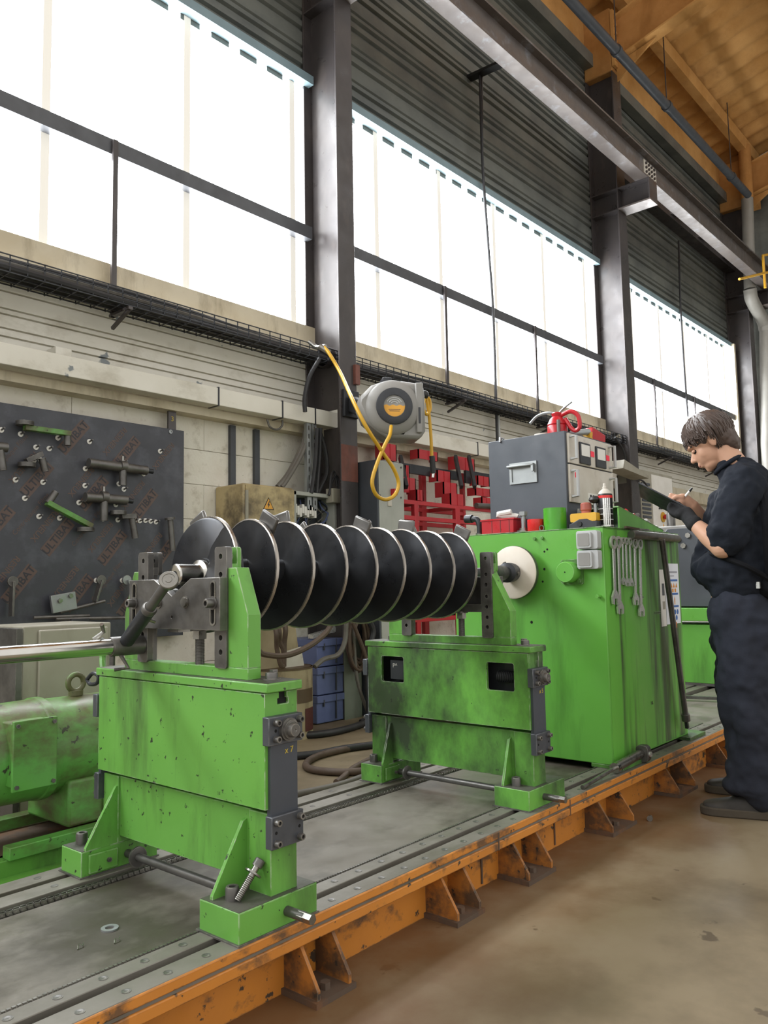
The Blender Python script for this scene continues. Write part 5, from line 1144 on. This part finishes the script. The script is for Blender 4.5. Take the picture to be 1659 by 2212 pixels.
for k, (x0, y0, x1, y1, lab) in enumerate(((745, 950, 1165, 1120, 'wide black board resting in the red rack left of the instrument cabinet'), (1215, 1010, 1400, 1165, 'shorter black board in the red rack beside the instrument cabinet'))):
    a, b_ = rk(x0, y0, RY+.24), rk(x1, y1, RY+.24); b2 = MB().box(a.x, b_.x, RY+.24, RY+.27, b_.z+.03*0, a.z-.05); solo(b2, 'black_board', 'black_steel', lab, 'board', bevel=.003)
for k, x in enumerate((745, 1140, 1235)):
    a = rk(x, 950, RY+.22); b_ = rk(x+45, 1170, RY+.05); solo(MB().bar(a, b_, .03, .05), 'slanting_bar', 'black_steel', ('left slanting black bar leaning in the red rack', 'middle slanting black bar leaning in the red rack', 'right slanting black bar leaning in the red rack')[k], 'bar', bevel=.003)
a = rk(1290, 1300, RY-.02); solo(MB().cyl(a, a+Vector((.33, 0, .01)), .025, 14), 'stock_tube', 'dark_steel', 'short dark tube lying on the red rack rail', 'tube')
for k in range(7):
    y = RY+.08+.045*(k % 4); z = .75+.04*(k//4)+random.uniform(0, .01); x = xa+.1+random.uniform(0, .2); solo(MB().bar((x, y, z), (x+.9, y+random.uniform(-.02, .02), z+random.uniform(0, .05)), .035, .03), 'flat_stock', 'black_steel', 'dark steel bar lying on the lower shelf of the red rack', 'steel bar', group='bars on the lower rack shelf')
b_ = MB().box(xa+.3, xb-.1, RY+.05, RY+.36, 1.318, 1.325); solo(b_, 'rack_shelf', 'red', 'red sheet shelf laid on the rack rails', 'shelf')
for k, (x, r) in enumerate(((1185, .04), (1215, .045), (1250, .035))):
    q = rk(x, 1400, RY-.05); solo(MB().lathe([(0, r), (.09, r), (.1, r*.7), (.14, r*.7)], (q.x, RY+.1, 1.325), (0, 0, 1), 16), 'stock_ring', 'black_steel', ('left black fitting on the rack shelf', 'middle black fitting on the rack shelf', 'right black fitting on the rack shelf')[k], 'fitting')
# ---- electrical cabinet behind the person
t = thing('control_cabinet', 'pale control cabinet with red stop button on yellow plate behind the person', 'control cabinet', (10.3, 4.5, 0))
a, b_ = P(1381, 1005, 'y', 4.37), P(1443, 1030, 'y', 4.37)
MB().box(a.x, b_.x+.15, 4.37, 4.68, 0, 2.48).build('case', 'beige_grey', t, bevel=.005); dx = P(1407, 1030, 'y', 4.36).x
MB().box(dx, b_.x+.10, 4.355, 4.37, .1, 2.44).build('door', 'white', t, bevel=.003)
for k in range(9): MB().box(a.x+.03, dx-.05, 4.36, 4.37, 2.28-k*.055, 2.31-k*.055).build('louvre', 'cab_dark', t)
q = P(1432, 1117, 'y', 4.35); MB().cyl(q, q+Vector((0, -.01, 0)), .07, 20).build('stop_plate', 'yellow', t); MB().lathe([(0, .02), (.03, .02), (.03, .035), (.06, .035)], q, (0, -1, 0), 18).build('stop_button', 'red_plastic', t)
q = P(1434, 1142, 'y', 4.353); MB().prism([(q.x-.05, q.z-.06), (q.x+.05, q.z-.06), (q.x, q.z+.07)], 'y', 4.350, 4.355).build('hazard_triangle', 'sign_yellow', t, smooth=0)
for k in range(4): q = P(1424+k*4, 1098, 'y', 4.353); MB().cyl(q, q+Vector((0, -.02, 0)), .014, 12).build('indicator', 'dark_plastic', t)
# small lean-to roof and cable on the second column
t = thing('shelf_hood', 'small ribbed shelf plate bracketed to the second column', 'shelf', (9.4, 4.1, 2.2))
MB().prism([(8.99, 2.36), (9.04, 2.47), (9.72, 2.335), (9.72, 2.30)], 'y', 4.12, 4.34).build('plate', 'beige_grey', t)
solo(MB().tube(spline(pts(((1328, 945), (1345, 970), (1352, 1000), (1340, 1018)), 4.4), 6), .014, 8), 'cable', 'cable', 'thin dark cable curving on the second column web', 'cable')
solo(MB().tube(spline(pts(((1380, 1035), (1392, 1042), (1402, 1060), (1404, 1075)), 4.3), 6), .012, 8), 'cable', 'cable', 'thin cable arching above the pale control cabinet', 'cable')
# ================================================================== left: motor on its base, beige cabinet
MY = 2.78; mz = .462; mr = .165
t = thing('electric_motor', 'large worn green electric motor with eye bolt left of the near pedestal', 'electric motor', (1.3, MY, .1), 'M')
MB().lathe([(0, .05), (0, mr*.82), (.05, mr), (.27, mr*1.03), (.275, mr*1.06), (.30, mr*1.06), (.305, mr*1.0), (1.0, mr*1.0), (1.05, mr*.9), (1.06, .06)], (1.43+.305-.65+.0, MY, mz), (1, 0, 0), 48).build('stator_frame', 'green_worn', t)
MB().lathe([(0, mr*.5), (.0, mr*.86), (.10, mr*.90), (.12, mr*.92), (.12, .1)], (.98, MY, mz), (1, 0, 0), 40).build('fan_cowl', 'green_worn', t)
MB().box(1.205, 1.335, MY-mr-.035, MY-mr+.06, .385, .585).build('terminal_box', 'green_worn', t, bevel=.004)
tl = MB().box(1.197, 1.343, MY-mr-.048, MY-mr-.035, .375, .595).build('terminal_lid', 'green_worn', t, bevel=.003)
for x in (1.21, 1.33):
    for z in (.39, .58): hex_bolt('lid_screw', (x, MY-mr-.048, z), (0, -1, 0), .007, .006, tl)
ec = Vector((1.52, MY, mz+mr)); MB().cyl(ec, ec+Vector((0, 0, .018)), .026, 18).build('eye_collar', 'green_worn', t)
MB().tube([(ec.x+.03*math.cos(i*PI/10), MY, ec.z+.045+.03*math.sin(i*PI/10)) for i in range(21)], .010, 10).build('eye_bolt', 'green_worn', t)
MB().box(1.42, 1.85, MY-mr*.9, MY+mr*.9, .205, .36).build('foot_block', 'green_worn', t, bevel=.01)
cp = MB().box(1.545, 1.75, MY-mr*.9-.012, MY-mr*.9, .235, .325).build('inspection_cover', 'green_worn', t, bevel=.003)
for x in (1.56, 1.735):
    for z in (.248, .312): hex_bolt('cover_screw', (x, MY-mr*.9-.012, z), (0, -1, 0), .006, .005, cp)
b_ = thing('motor_base', 'green channel frame under the electric motor', 'machine base', (1.3, MY, 0), 'M')
MB().box(1.20, 1.95, MY-.20, MY-.15, .165, .205).build('side_rail', 'green_worn', b_, bevel=.003); MB().box(1.0, 1.95, MY+.14, MY+.20, .165, .205).build('side_rail', 'green_worn', b_, bevel=.003)
MB().box(.6, 1.62, 2.60, 2.66, .09, .165).build('front_channel', 'green', b_, bevel=.003); MB().box(1.0, 1.40, 2.53, 2.60, .055, .115).build('lower_channel', 'green', b_, bevel=.003); MB().box(1.40, 1.62, 2.56, 2.66, .155, .165).build('channel_flange', 'green', b_)
MB().box(1.15, 1.9, MY-.14, MY+.14, .0, .165).build('plinth', 'rust_plate', b_); MB().box(1.2, 1.26, 2.5, 2.95, 0, .09).build('cross_channel', 'green_worn', b_); MB().box(1.5, 1.56, 2.5, 2.95, 0, .09).build('cross_channel', 'green_worn', b_)
MB().cyl((1.62, 2.30, .205), (1.62, 2.62, .20), .014, 12).build('drive_rod', 'dark_steel', b_)
t = thing('floor_cabinet', 'weathered beige steel cabinet standing behind the green motor', 'cabinet', (1.85, 3.4, 0), 'M')
a, b_ = P(50, 1352, 'y', 3.2, 'M'), P(240, 1345, 'y', 3.2, 'M')
MB().box(a.x, b_.x, 3.2, 3.55, 0, .868).build('case', 'beige_grey', t, bevel=.006); MB().box(a.x+.06, b_.x-.02, 3.185, 3.2, .05, .85).build('door', 'beige_grey', t, bevel=.006); MB().box(a.x-.03, a.x-.005, 3.19, 3.5, 0, .86).build('side_post', 'dark_steel', t)
MB().tube([(b_.x-.06, 3.18, .80), (b_.x-.03, 3.16, .77), (b_.x-.015, 3.16, .73)], .01, 8).build('door_handle', 'galv', t)
b_ = MB().tube(spline([P(188, 1468, 'x', 1.32, 'M'), P(200, 1455, 'x', 1.32, 'M'), P(212, 1460, 'x', 1.32, 'M'), P(210, 1475, 'x', 1.32, 'M'), P(195, 1478, 'x', 1.32, 'M'), P(188, 1468, 'x', 1.32, 'M')], 5), .006, 8); solo(b_, 'lifting_eye', 'black_steel', 'black lifting loop behind the near pedestal top plate', 'eye bolt', 'M')
b_ = MB().tube(spline([(1.36, 2.30, .70), (1.37, 2.34, .76), (1.38, 2.36, .80), (1.37, 2.33, .835), (1.36, 2.29, .82)], 6), .010, 8); solo(b_, 'flexible_conduit', 'green_dirty', 'short green ribbed conduit behind the near pedestal', 'conduit', 'M')
# ================================================================== floor clutter between the pedestals
def drum():
    x, y, r, h = 3.66, 4.22, .225, .47
    t = thing('cardboard_drum', 'torn tan cardboard drum used as scrap bin near the wall', 'drum', (x, y, 0))
    MB().lathe([(0, r), (h, r), (h, r-.008), (.02, r-.008), (.02, .01)], (x, y, 0), (0, 0, 1), 40).build('drum_wall', 'cardboard', t)
    MB().lathe([(h-.012, r+.003), (h, r+.003)], (x, y, 0), (0, 0, 1), 40).build('rim_band', 'brown_tape', t)
    for a0, a1, z0, z1, m in ((-1.75, -.95, .24, .33, 'brown_tape'), (-1.45, -.9, .05, .20, 'dark_red')):
        b = MB(); n = 8
        for i in range(n+1):
            a = a0+(a1-a0)*i/n; b.v += [(x+(r+.002)*math.cos(a), y+(r+.002)*math.sin(a), z0), (x+(r+.002)*math.cos(a), y+(r+.002)*math.sin(a), z1)]
        b.f = [(2*i, 2*i+2, 2*i+3, 2*i+1) for i in range(n)]; b.build('tape_patch', m, t)
    s = MB().prism([(x-.30, .40), (x+.16, .40), (x+.09, .82), (x-.28, .80)], 'y', y-.05, y-.045); o = solo(s, 'cardboard_sheet', 'cardboard', 'large brown cardboard sheet standing in the scrap drum', 'cardboard'); 
    s = MB().prism([(x-.04, .40), (x+.15, .40), (x+.11, .60), (x-.02, .58)], 'y', y-.10, y-.095); solo(s, 'pale_sheet', 'panel', 'pale sheet tucked in the front of the scrap drum', 'sheet')
drum()
for k in range(3):
    z0 = .005+k*.206; x0, x1, y0 = 4.12+.004*k, 4.40+.003*k, 4.34
    t = thing('storage_crate', ('bottom', 'middle', 'top')[k]+' blue plastic crate of the stack beside the column', 'crate', ((x0+x1)/2, y0+.12, z0), group='blue crates')
    MB().box(x0, x1, y0, y0+.36, z0, z0+.19).build('crate_body', 'crate_blue', t, bevel=.006); MB().box(x0-.004, x1+.004, y0-.012, y0+.37, z0+.15, z0+.20).build('crate_rim', 'crate_blue', t, bevel=.003)
    MB().box(x0+.19, x0+.196, y0-.0145, y0-.0, z0+.02, z0+.20).build('rib', 'cab_dark', t); MB().box(x0+.06, x0+.07, y0-.0145, y0, z0+.12, z0+.17).build('rib', 'cab_dark', t)
b_ = MB().bar((4.12, 4.40, .64), (4.36, 4.40, .68), .05, .03); b_.cyl((4.34, 4.38, .685), (4.34, 4.42, .685), .03, 16); solo(b_, 'chrome_clamp', 'chrome', 'bright chrome clamp lying on top of the blue crates', 'clamp')
# ---- hoses hanging and lying on the floor
HP = lambda l, z: [P(x, y, 'z', z) for x, y in l]
for k, (l, r, m, lab) in enumerate((
        (((645, 1588), (690, 1586), (740, 1577), (790, 1560), (800, 1540)), .024, 'cable', 'thick black hose on the floor nearest the drum'),
        (((640, 1633), (690, 1628), (740, 1618), (800, 1610), (830, 1606)), .022, 'cable', 'black hose crossing the floor in the middle'),
        (((830, 1606), (780, 1612), (720, 1624), (680, 1636), (661, 1650), (668, 1660), (700, 1666), (750, 1668), (800, 1664)), .020, 'cable_brown', 'brown hose bent in a wide loop on the floor'),
        (((640, 1716), (690, 1706), (740, 1694), (780, 1680), (810, 1668)), .018, 'cable_grey', 'grey hose lying along the far rail'),
        (((800, 1640), (765, 1658), (740, 1680), (726, 1690)), .016, 'cable_brown', 'brown hose end with coupling crossing the loop'))):
    solo(MB().tube(spline(HP(l, r), 6), r, 10), 'floor_hose', m, lab, 'hose')
for k, (l, Y, r, m, lab) in enumerate((
        (((592, 1220), (592, 1350), (598, 1400), (606, 1435), (612, 1440)), 3.9, .016, 'cable_brown', 'left cable hanging below the screw into the drum'),
        (((600, 1220), (600, 1350), (604, 1385), (612, 1405), (614, 1438)), 3.97, .016, 'cable_brown', 'middle cable hanging below the screw into the drum'),
        (((614, 1220), (614, 1345), (614, 1390), (613, 1440)), 4.04, .018, 'cable_brown', 'right cable hanging below the screw into the drum'),
        (((500, 1330), (530, 1395), (565, 1412), (610, 1417), (650, 1405), (690, 1380), (715, 1350), (735, 1290)), 3.75, .018, 'cable_brown', 'sagging cable crossing below the screw'),
        (((680, 1440), (700, 1424), (730, 1414), (745, 1385), (748, 1340)), 4.05, .018, 'cable_grey', 'grey cable draped over the blue crates'),
        (((760, 1340), (765, 1390), (772, 1470), (795, 1540), (805, 1560)), 4.15, .013, 'cable_grey', 'thin cable hanging down the column to the floor'),
        (((762, 1345), (780, 1390), (790, 1420), (796, 1450)), 4.1, .015, 'cable_brown', 'short brown cable beside the hanging coil'),
        (((800, 1345), (806, 1365), (800, 1400), (794, 1480), (797, 1545), (780, 1560)), 4.1, .022, 'cable', 'thick dark hose dropping behind the far pedestal'))):
    pp = pts(l, Y)
    if k < 3: pp = [Vector((3.56+.06*k, 4.42, 1.06)), Vector((3.56+.06*k, 4.36, .98))]+pp[1:]
    if k == 3: pp = [Vector((2.7, 3.75, .02))]+pp[1:]+[Vector((4.56, 4.05, 1.15)), Vector((4.63, 4.17, 1.2))]
    solo(MB().tube(spline(pp, 6), r, 8), 'hanging_cable', m, lab, 'cable')
t = thing('cable_coil', 'hanging coil of brown cable on the column below the screw', 'cable coil', tuple(P(772, 1445, 'y', 4.25)))
random.seed(5)
for k in range(12):
    cx, cy = 774+random.uniform(-4, 6), 1385+random.uniform(-8, 8); rx, ry_ = 18+random.uniform(-5, 6), 52+random.uniform(-8, 8)
    q = [P(cx+rx*math.cos(a), cy+ry_*math.sin(a), 'y', 4.14+.012*k) for a in [i*2*PI/20 for i in range(21)]]
    MB().tube(q, .012, 8).build('coil_turn', 'cable_brown', t)
# ================================================================== the person
PB = Vector((3.74, 1.235, 0)); PF = Vector((-.31, .951, 0)).normalized(); PA = Vector((.951, .31, 0)).normalized()
def Q(px, py, w=0.0):
    d = ray(px, py); t = (w - (EYE-PB).dot(PA))/d.dot(PA); return EYE+d*t
def fuse(mb, name, m, parent, voxel, sm=6, fac=.5, disp=None):
    o = mb.build(name, m, parent, smooth=0)
    r = o.modifiers.new('r', 'REMESH'); r.mode = 'VOXEL'; r.voxel_size = voxel
    s = o.modifiers.new('s', 'SMOOTH'); s.factor = fac; s.iterations = sm
    if disp:
        for scale, st in disp:
            tx = bpy.data.textures.new('folds', 'CLOUDS'); tx.noise_scale = scale; tx.noise_depth = 2
            d = o.modifiers.new('d', 'DISPLACE'); d.texture = tx; d.strength = st; d.mid_level = .5; d.texture_coords = 'LOCAL'
    dg = bpy.context.evaluated_depsgraph_get(); me = bpy.data.meshes.new_from_object(o.evaluated_get(dg))
    for p in me.polygons: p.use_smooth = True
    o.modifiers.clear(); o.data = me; me.name = name
    if not me.materials: me.materials.append(MATS[m])
    return o
per = thing('person', 'person in dark sweatshirt and trousers writing on a clipboard beside the cabinet', 'person', PB)
Z = Vector((0, 0, 1))
# head frame: FN face normal, HU head up, HS towards camera side
HC = Q(1531, 955, 0.0)
HU = (PF*.50 + Z*.866).normalized(); FN = (PF*.866 - Z*.50).normalized(); HS = -PA
HR = Matrix((FN, HS, HU)).transposed()
def H(f, s, u): return HC + FN*f + HS*s + HU*u
body = MB()
body.ball(H(-.012, 0, .025), (.098, .076, .094), 24, 16, HR)           # cranium
body.ball(H(.028, 0, -.035), (.066, .060, .078), 22, 14, HR)           # face
body.ball(H(.040, 0, -.090), (.040, .044, .032), 18, 12, HR)           # jaw
body.ball(H(.062, 0, -.106), (.018, .020, .016), 14, 10, HR)           # chin
body.caps(H(.080, 0, -.002), H(.105, 0, -.038), .008, .011, 12)       # nose
body.ball(H(.094, .008, -.042), .008, 10, 8); body.ball(H(.094, -.008, -.042), .008, 10, 8)
body.ball(H(.082, 0, .018), (.016, .052, .012), 16, 10, HR)            # brow
body.ball(H(.086, 0, -.068), (.013, .022, .008), 14, 10, HR); body.ball(H(.084, 0, -.080), (.012, .020, .008), 14, 10, HR)   # lips
for s in (-1, 1):
    body.ball(H(.040, s*.046, -.035), (.030, .014, .030), 14, 10, HR)  # cheek
    body.ball(H(-.010, s*.077, -.012), (.017, .008, .030), 16, 12, HR) # ear
    body.ball(H(-.018, s*.082, -.004), (.014, .006, .022), 14, 10, HR)
nb = Q(1598, 1022, 0); body.caps(H(-.030, 0, -.070), nb, .054, .062, 20)
body.caps(nb, Q(1600, 1085, 0), .07, .11, 16); body.caps(Q(1600, 1090, 0), Q(1596, 1270, 0), .12, .11, 16)
# arms
shN, elN, wrN = Q(1606, 1052, -.185), Q(1560, 1184, -.235), Q(1496, 1128, -.165)
shF, elF, wrF = Q(1604, 1052, .185), Q(1548, 1172, .225), Q(1496, 1092, .075)
for s, e, w in ((shN, elN, wrN), (shF, elF, wrF)):
    body.caps(s, e, .055, .044, 16); body.caps(e, (e*.55+w*.45), .045, .042, 16); body.caps((e*.55+w*.45), w, .042, .028, 16)
# legs under the trousers
hipN, hipF = Q(1600, 1300, -.10), Q(1596, 1300, .10)
knN, knF = Q(1618, 1478, -.13), Q(1604, 1478, .13)
anN, anF = Vector((3.640, 1.135, .10)), Vector((4.01, 1.25, .10))
for h, k, a in ((hipN, knN, anN), (hipF, knF, anF)): body.caps(h, k, .08, .055, 14); body.caps(k, a, .055, .04, 14)
body.caps(Q(1597, 1270, 0), Q(1597, 1300, 0), .12, .12, 14)
# writing hand: palm and curled fingers round the pen
pd = (Q(1494, 1056, .03)-Q(1466, 1090, .045)).normalized(); pt = Q(1464, 1092, .045)
pc = Q(1480, 1080, .06)
body.caps(wrF, pc, .026, .028, 14); body.ball(pc+PF*.012, (.036, .030, .032), 14, 10)
ht = Q(1462, 1078, .045)
def finger(mb, p, rs, n=10):
    for i in range(len(p)-1): mb.caps(p[i], p[i+1], rs[i], rs[i+1], n)
for k, (dz, dw) in enumerate(((.016, -.012), (.010, .008), (-.002, .024), (-.014, .034))):
    b0 = pc+PF*.030+Z*dz+PA*dw; m1 = b0+PF*(.032-.003*k)+Z*(.012-.006*k); m2 = m1+PF*.010-Z*.026; m3 = m2-PF*.012-Z*.014+PA*(-.006)
    finger(body, [b0, m1, m2, m3], [.0095, .009, .0082, .007])
tb = pc+PF*.008+Z*.012-PA*.030; finger(body, [tb, tb+PF*.028+Z*.004-PA*.006, tb+PF*.052-Z*.010+PA*.008], [.0115, .010, .0085])
fuse(body, 'body', 'skin', per, .0042, 5)
# eyes, brows, mouth line
for s in (-1, 1):
    MB().ball(H(.074, s*.031, -.010), (.011, .014, .011), 14, 10, HR).build('eye', 'eye', per)
    MB().ball(H(.079, s*.031, -.006), (.010, .016, .009), 14, 10, HR).build('eyelid', 'skin', per)
    MB().tube([H(.085, s*.012, .016), H(.088, s*.030, .022), H(.076, s*.050, .016)], .0045, 8).build('eyebrow', 'hair', per)
MB().ball(H(.091, 0, -.074), (.007, .018, .009), 14, 10, HR).build('lips', 'lips', per)
# hair: cap of overlapping locks
hr = MB(); hr.ball(H(-.020, 0, .040), (.104, .086, .090), 26, 16, HR); hr.ball(H(-.060, 0, -.005), (.064, .076, .074), 20, 14, HR); hr.ball(H(-.078, 0, -.050), (.040, .062, .052), 18, 12, HR)
hair = fuse(hr, 'hair', 'hair', per, .005, 4, disp=[(.03, .012)])
random.seed(21); lk = MB()
def onskull(th, ph, lift=0): # th from crown, ph around (0 = face)
    return H(-.018+(.106+lift)*math.sin(th)*math.cos(ph), (.089+lift)*math.sin(th)*math.sin(ph), .036+(.094+lift)*math.cos(th))
for k in range(300):
    ph = random.uniform(-PI, PI); front = abs(ph) < .9
    t1 = (1.62 if front else 1.75 if abs(ph) < 1.6 else 2.65)+random.uniform(-.18, .14); t0 = random.uniform(-.1, .8); sw = random.uniform(-.25, .25)+(.25 if front else 0)
    q = [onskull(t0+(t1-t0)*j/6, ph+sw*j/6, .004+.008*math.sin(j/6*PI)*random.random()+(.010 if j == 6 else 0)) for j in range(7)]
    lk.tube(q, lambda u: .0075*(1-u*.85)+.0008, 5)
lk.build('hair_locks', 'hair', per, smooth=60)
MB().tube([Q(1573, 1004, 0)+ (Q(1546, 1022, 0)-Q(1573, 1004, 0))*math.cos(i*PI/14)+PA*.066*math.sin(i*PI/14) for i in range(29)], .010, 10).build('collar', 'cloth', per)
# sweatshirt
sw = MB()
col_c = Q(1576, 1010, 0); sw.caps(col_c, Q(1606, 1050, 0), .062, .10, 22)
sw.caps(nb+Z*.012+PF*.0, Q(1604, 1050, 0), .074, .10, 22)
sw.caps(Q(1612, 1042, -.12), Q(1612, 1042, .12), .092, .092, 20)
for w in (-.10, .10): sw.caps(Q(1608, 1072, w), Q(1608, 1150, w*.9), .112, .125, 20); sw.caps(Q(1608, 1150, w*.9), Q(1600, 1228, w*.9), .125, .135, 20)
sw.caps(Q(1572, 1090, 0), Q(1556, 1150, 0), .085, .09, 20); sw.caps(Q(1556, 1150, 0), Q(1545, 1222, 0), .09, .10, 20); sw.caps(Q(1556, 1228, -.08), Q(1556, 1228, .08), .105, .105, 20)
sw.caps(Q(1600, 1258, -.07), Q(1600, 1258, .07), .138, .138, 20)
for s, e, w in ((shN, elN, wrN), (shF, elF, wrF)):
    sw.caps(s, (s+e)/2, .090, .086, 20); sw.caps((s+e)/2, e+(s-e)*.20, .088, .084, 20); sw.caps(e+(s-e)*.20, e+(s-e)*.05+(w-e)*.10, .080, .062, 18)
    sw.ball(e+(s-e)*.16+(w-e)*.16, .070, 18, 12)
fuse(sw, 'sweatshirt', 'cloth', per, .009, 4, disp=[(.10, .045), (.035, .009)])
hd = MB()
for s_ in (-1, 1):
    hd.caps(Q(1606, 1004, .055*s_), Q(1630, 1020, .09*s_), .030, .042, 14); hd.caps(Q(1630, 1020, .09*s_), Q(1652, 1052, .03*s_), .045, .055, 14)
    hd.caps(Q(1606, 1004, .055*s_), Q(1580, 1018, .078*s_), .028, .026, 12); hd.caps(Q(1580, 1018, .078*s_), Q(1562, 1040, .05*s_), .024, .018, 12)
fuse(hd, 'hood', 'cloth', per, .008, 5, disp=[(.05, .012)])
# trousers
tr = MB(); tr.caps(Q(1600, 1318, -.06), Q(1600, 1318, .06), .135, .135, 20)
for sgn, h, k, a in ((-1, hipN, knN, anN), (1, hipF, knF, anF)):
    tr.caps(h-Z*.03, h*.5+k*.5, .130, .128, 20); tr.caps(h*.5+k*.5, k, .130, .118, 20); tr.caps(k, k*.4+a*.6, .116, .108, 20); tr.caps(k*.4+a*.6, a+Z*.03, .108, .104, 20)
    tr.ball(a+Z*.02+PF*.02, (.11, .11, .06), 18, 10)
fuse(tr, 'trousers', 'trouser', per, .010, 5, disp=[(.14, .07), (.05, .012)])
# shoes
def shoe(an):
    c = Vector((an.x, an.y, 0)); b = MB(); n = 16
    secs = [(-.088, .022, .050), (-.080, .036, .078), (-.055, .043, .100), (-.02, .046, .112), (.03, .047, .104), (.08, .049, .084), (.13, .051, .070), (.175, .049, .062), (.205, .040, .056), (.222, .022, .046)]
    for f, w, h in secs:
        for i in range(n):
            a = 2*PI*i/n; s_ = math.sin(a); cz = math.cos(a)
            b.v.append(tuple(c+PF*f+PA*(w*math.copysign(abs(cz)**.8, cz))+Z*(.026+(h-.026)*max(0, s_)**.75 if s_ > 0 else .026)))
    m_ = len(secs); b.f = [(k*n+i, k*n+(i+1) % n, (k+1)*n+(i+1) % n, (k+1)*n+i) for k in range(m_-1) for i in range(n)]+[tuple(range(n)), tuple(range((m_-1)*n, m_*n))]
    o = b.build('shoe', 'shoe', per, smooth=80); s_ = o.modifiers.new('s', 'SUBSURF'); s_.levels = 1; s_.render_levels = 2
    out = []
    prof = [(-.094, 0), (-.09, .026), (-.06, .046), (0, .050), (.06, .050), (.13, .055), (.18, .053), (.212, .042), (.230, .02), (.233, 0)]
    for f, w in prof: p = c+PF*f+PA*w; out.append((p.x, p.y))
    for f, w in reversed(prof[1:-1]): p = c+PF*f-PA*w; out.append((p.x, p.y))
    MB().prism(out, 'z', 0.0, .036).build('shoe_sole', 'sole', o, bevel=.006)
    MB().tube([c+PF*(.055+.022*k)+PA*((-1)**k)*.022+Z*(.098-.012*k) for k in range(4)], .004, 6).build('lace', 'cloth_black', o)
shoe(anN); shoe(anF)
# glove on the near hand, gripping the clipboard
gl = MB(); gp = Q(1482, 1110, -.12)
gl.caps(wrN+(elN-wrN)*.06, wrN, .037, .034, 14); gl.caps(wrN, gp, .033, .034, 14); gl.ball(gp+PF*.015, (.040, .036, .028), 14, 10)
for k, dw in enumerate((-.034, -.012, .010, .030)):
    b0 = gp+PF*.035+PA*(dw+.02)-Z*.008; finger(gl, [b0, b0+PF*.026+Z*.014+PA*.010, b0+PF*(.038-.004*k)+Z*.036+PA*.018, b0+PF*(.030-.004*k)+Z*.056+PA*.014], [.0125, .0118, .0105, .009])
gl.ball(gp+PF*.045+Z*.010+PA*.01, (.026, .026, .026), 14, 10); gl.ball(gp+PF*.06+Z*.03+PA*.015, (.018, .024, .022), 12, 8)
tb = gp+Z*.022+PF*.01; finger(gl, [tb, tb+PF*.022+Z*.026+PA*.012, tb+PF*.046+Z*.034+PA*.030], [.0135, .012, .010])
fuse(gl, 'glove', 'glove', per, .0045, 4)
# waist bag and strap on the back
bg_ = MB(); bg_.ball(Q(1668, 1262, -.10), (.10, .10, .075), 18, 12)
fuse(bg_, 'waist_bag', 'cloth_black', per, .008, 4, disp=[(.06, .012)])
MB().tube(spline([Q(1634, 1030, -.10), Q(1652, 1100, -.235), Q(1658, 1190, -.235), Q(1664, 1250, -.20)], 6), .018, 8).build('bag_strap', 'cloth_black', per)
MB().tube(spline([Q(1664, 1252, -.20), Q(1610, 1222, -.262), Q(1550, 1200, -.19), Q(1528, 1196, -.08)], 6), .012, 8).build('waist_strap', 'cloth_black', per)
MB().box(*(lambda q: (q.x-.007, q.x+.007, q.y-.007, q.y+.007, q.z-.014, q.z+.014))(Q(1638, 1264, -.20))).build('strap_buckle', 'chrome', per)
# clipboard and pen
cb = thing('clipboard', 'dark clipboard with silver clip held in the gloved hand', 'clipboard', Q(1440, 1112, -.03))
c1_ = (PF*.82+Z*.52+PA*.10).normalized(); n_ = (Z*.78-PF*.45+PA*.26).normalized(); n_ = (n_-c1_*n_.dot(c1_)).normalized(); c2_ = n_.cross(c1_)
cc = Q(1432, 1084, -.03)
MB().obox(cc, c1_*.122, c2_*.088, n_*.0035).build('board', 'dark_plastic', cb, bevel=.002)
MB().obox(cc+n_*.0045-c1_*.008, c1_*.110, c2_*.078, n_*.001).build('paper', 'paper', cb)
MB().obox(cc+n_*.009+c1_*.108, c1_*.012, c2_*.055, n_*.006).build('clip', 'chrome', cb, bevel=.002)
pn = thing('pen', 'white ballpoint pen with black cap in the writing hand', 'pen', pt)
MB().cyl(pt, pt+pd*.085, .0055, 12).build('barrel', 'white', pn); MB().cyl(pt+pd*.085, pt+pd*.105, .006, 12, .004).build('cap', 'black', pn); MB().cyl(pt-pd*.012, pt, .0015, 10, .005).build('tip', 'light_grey', pn)
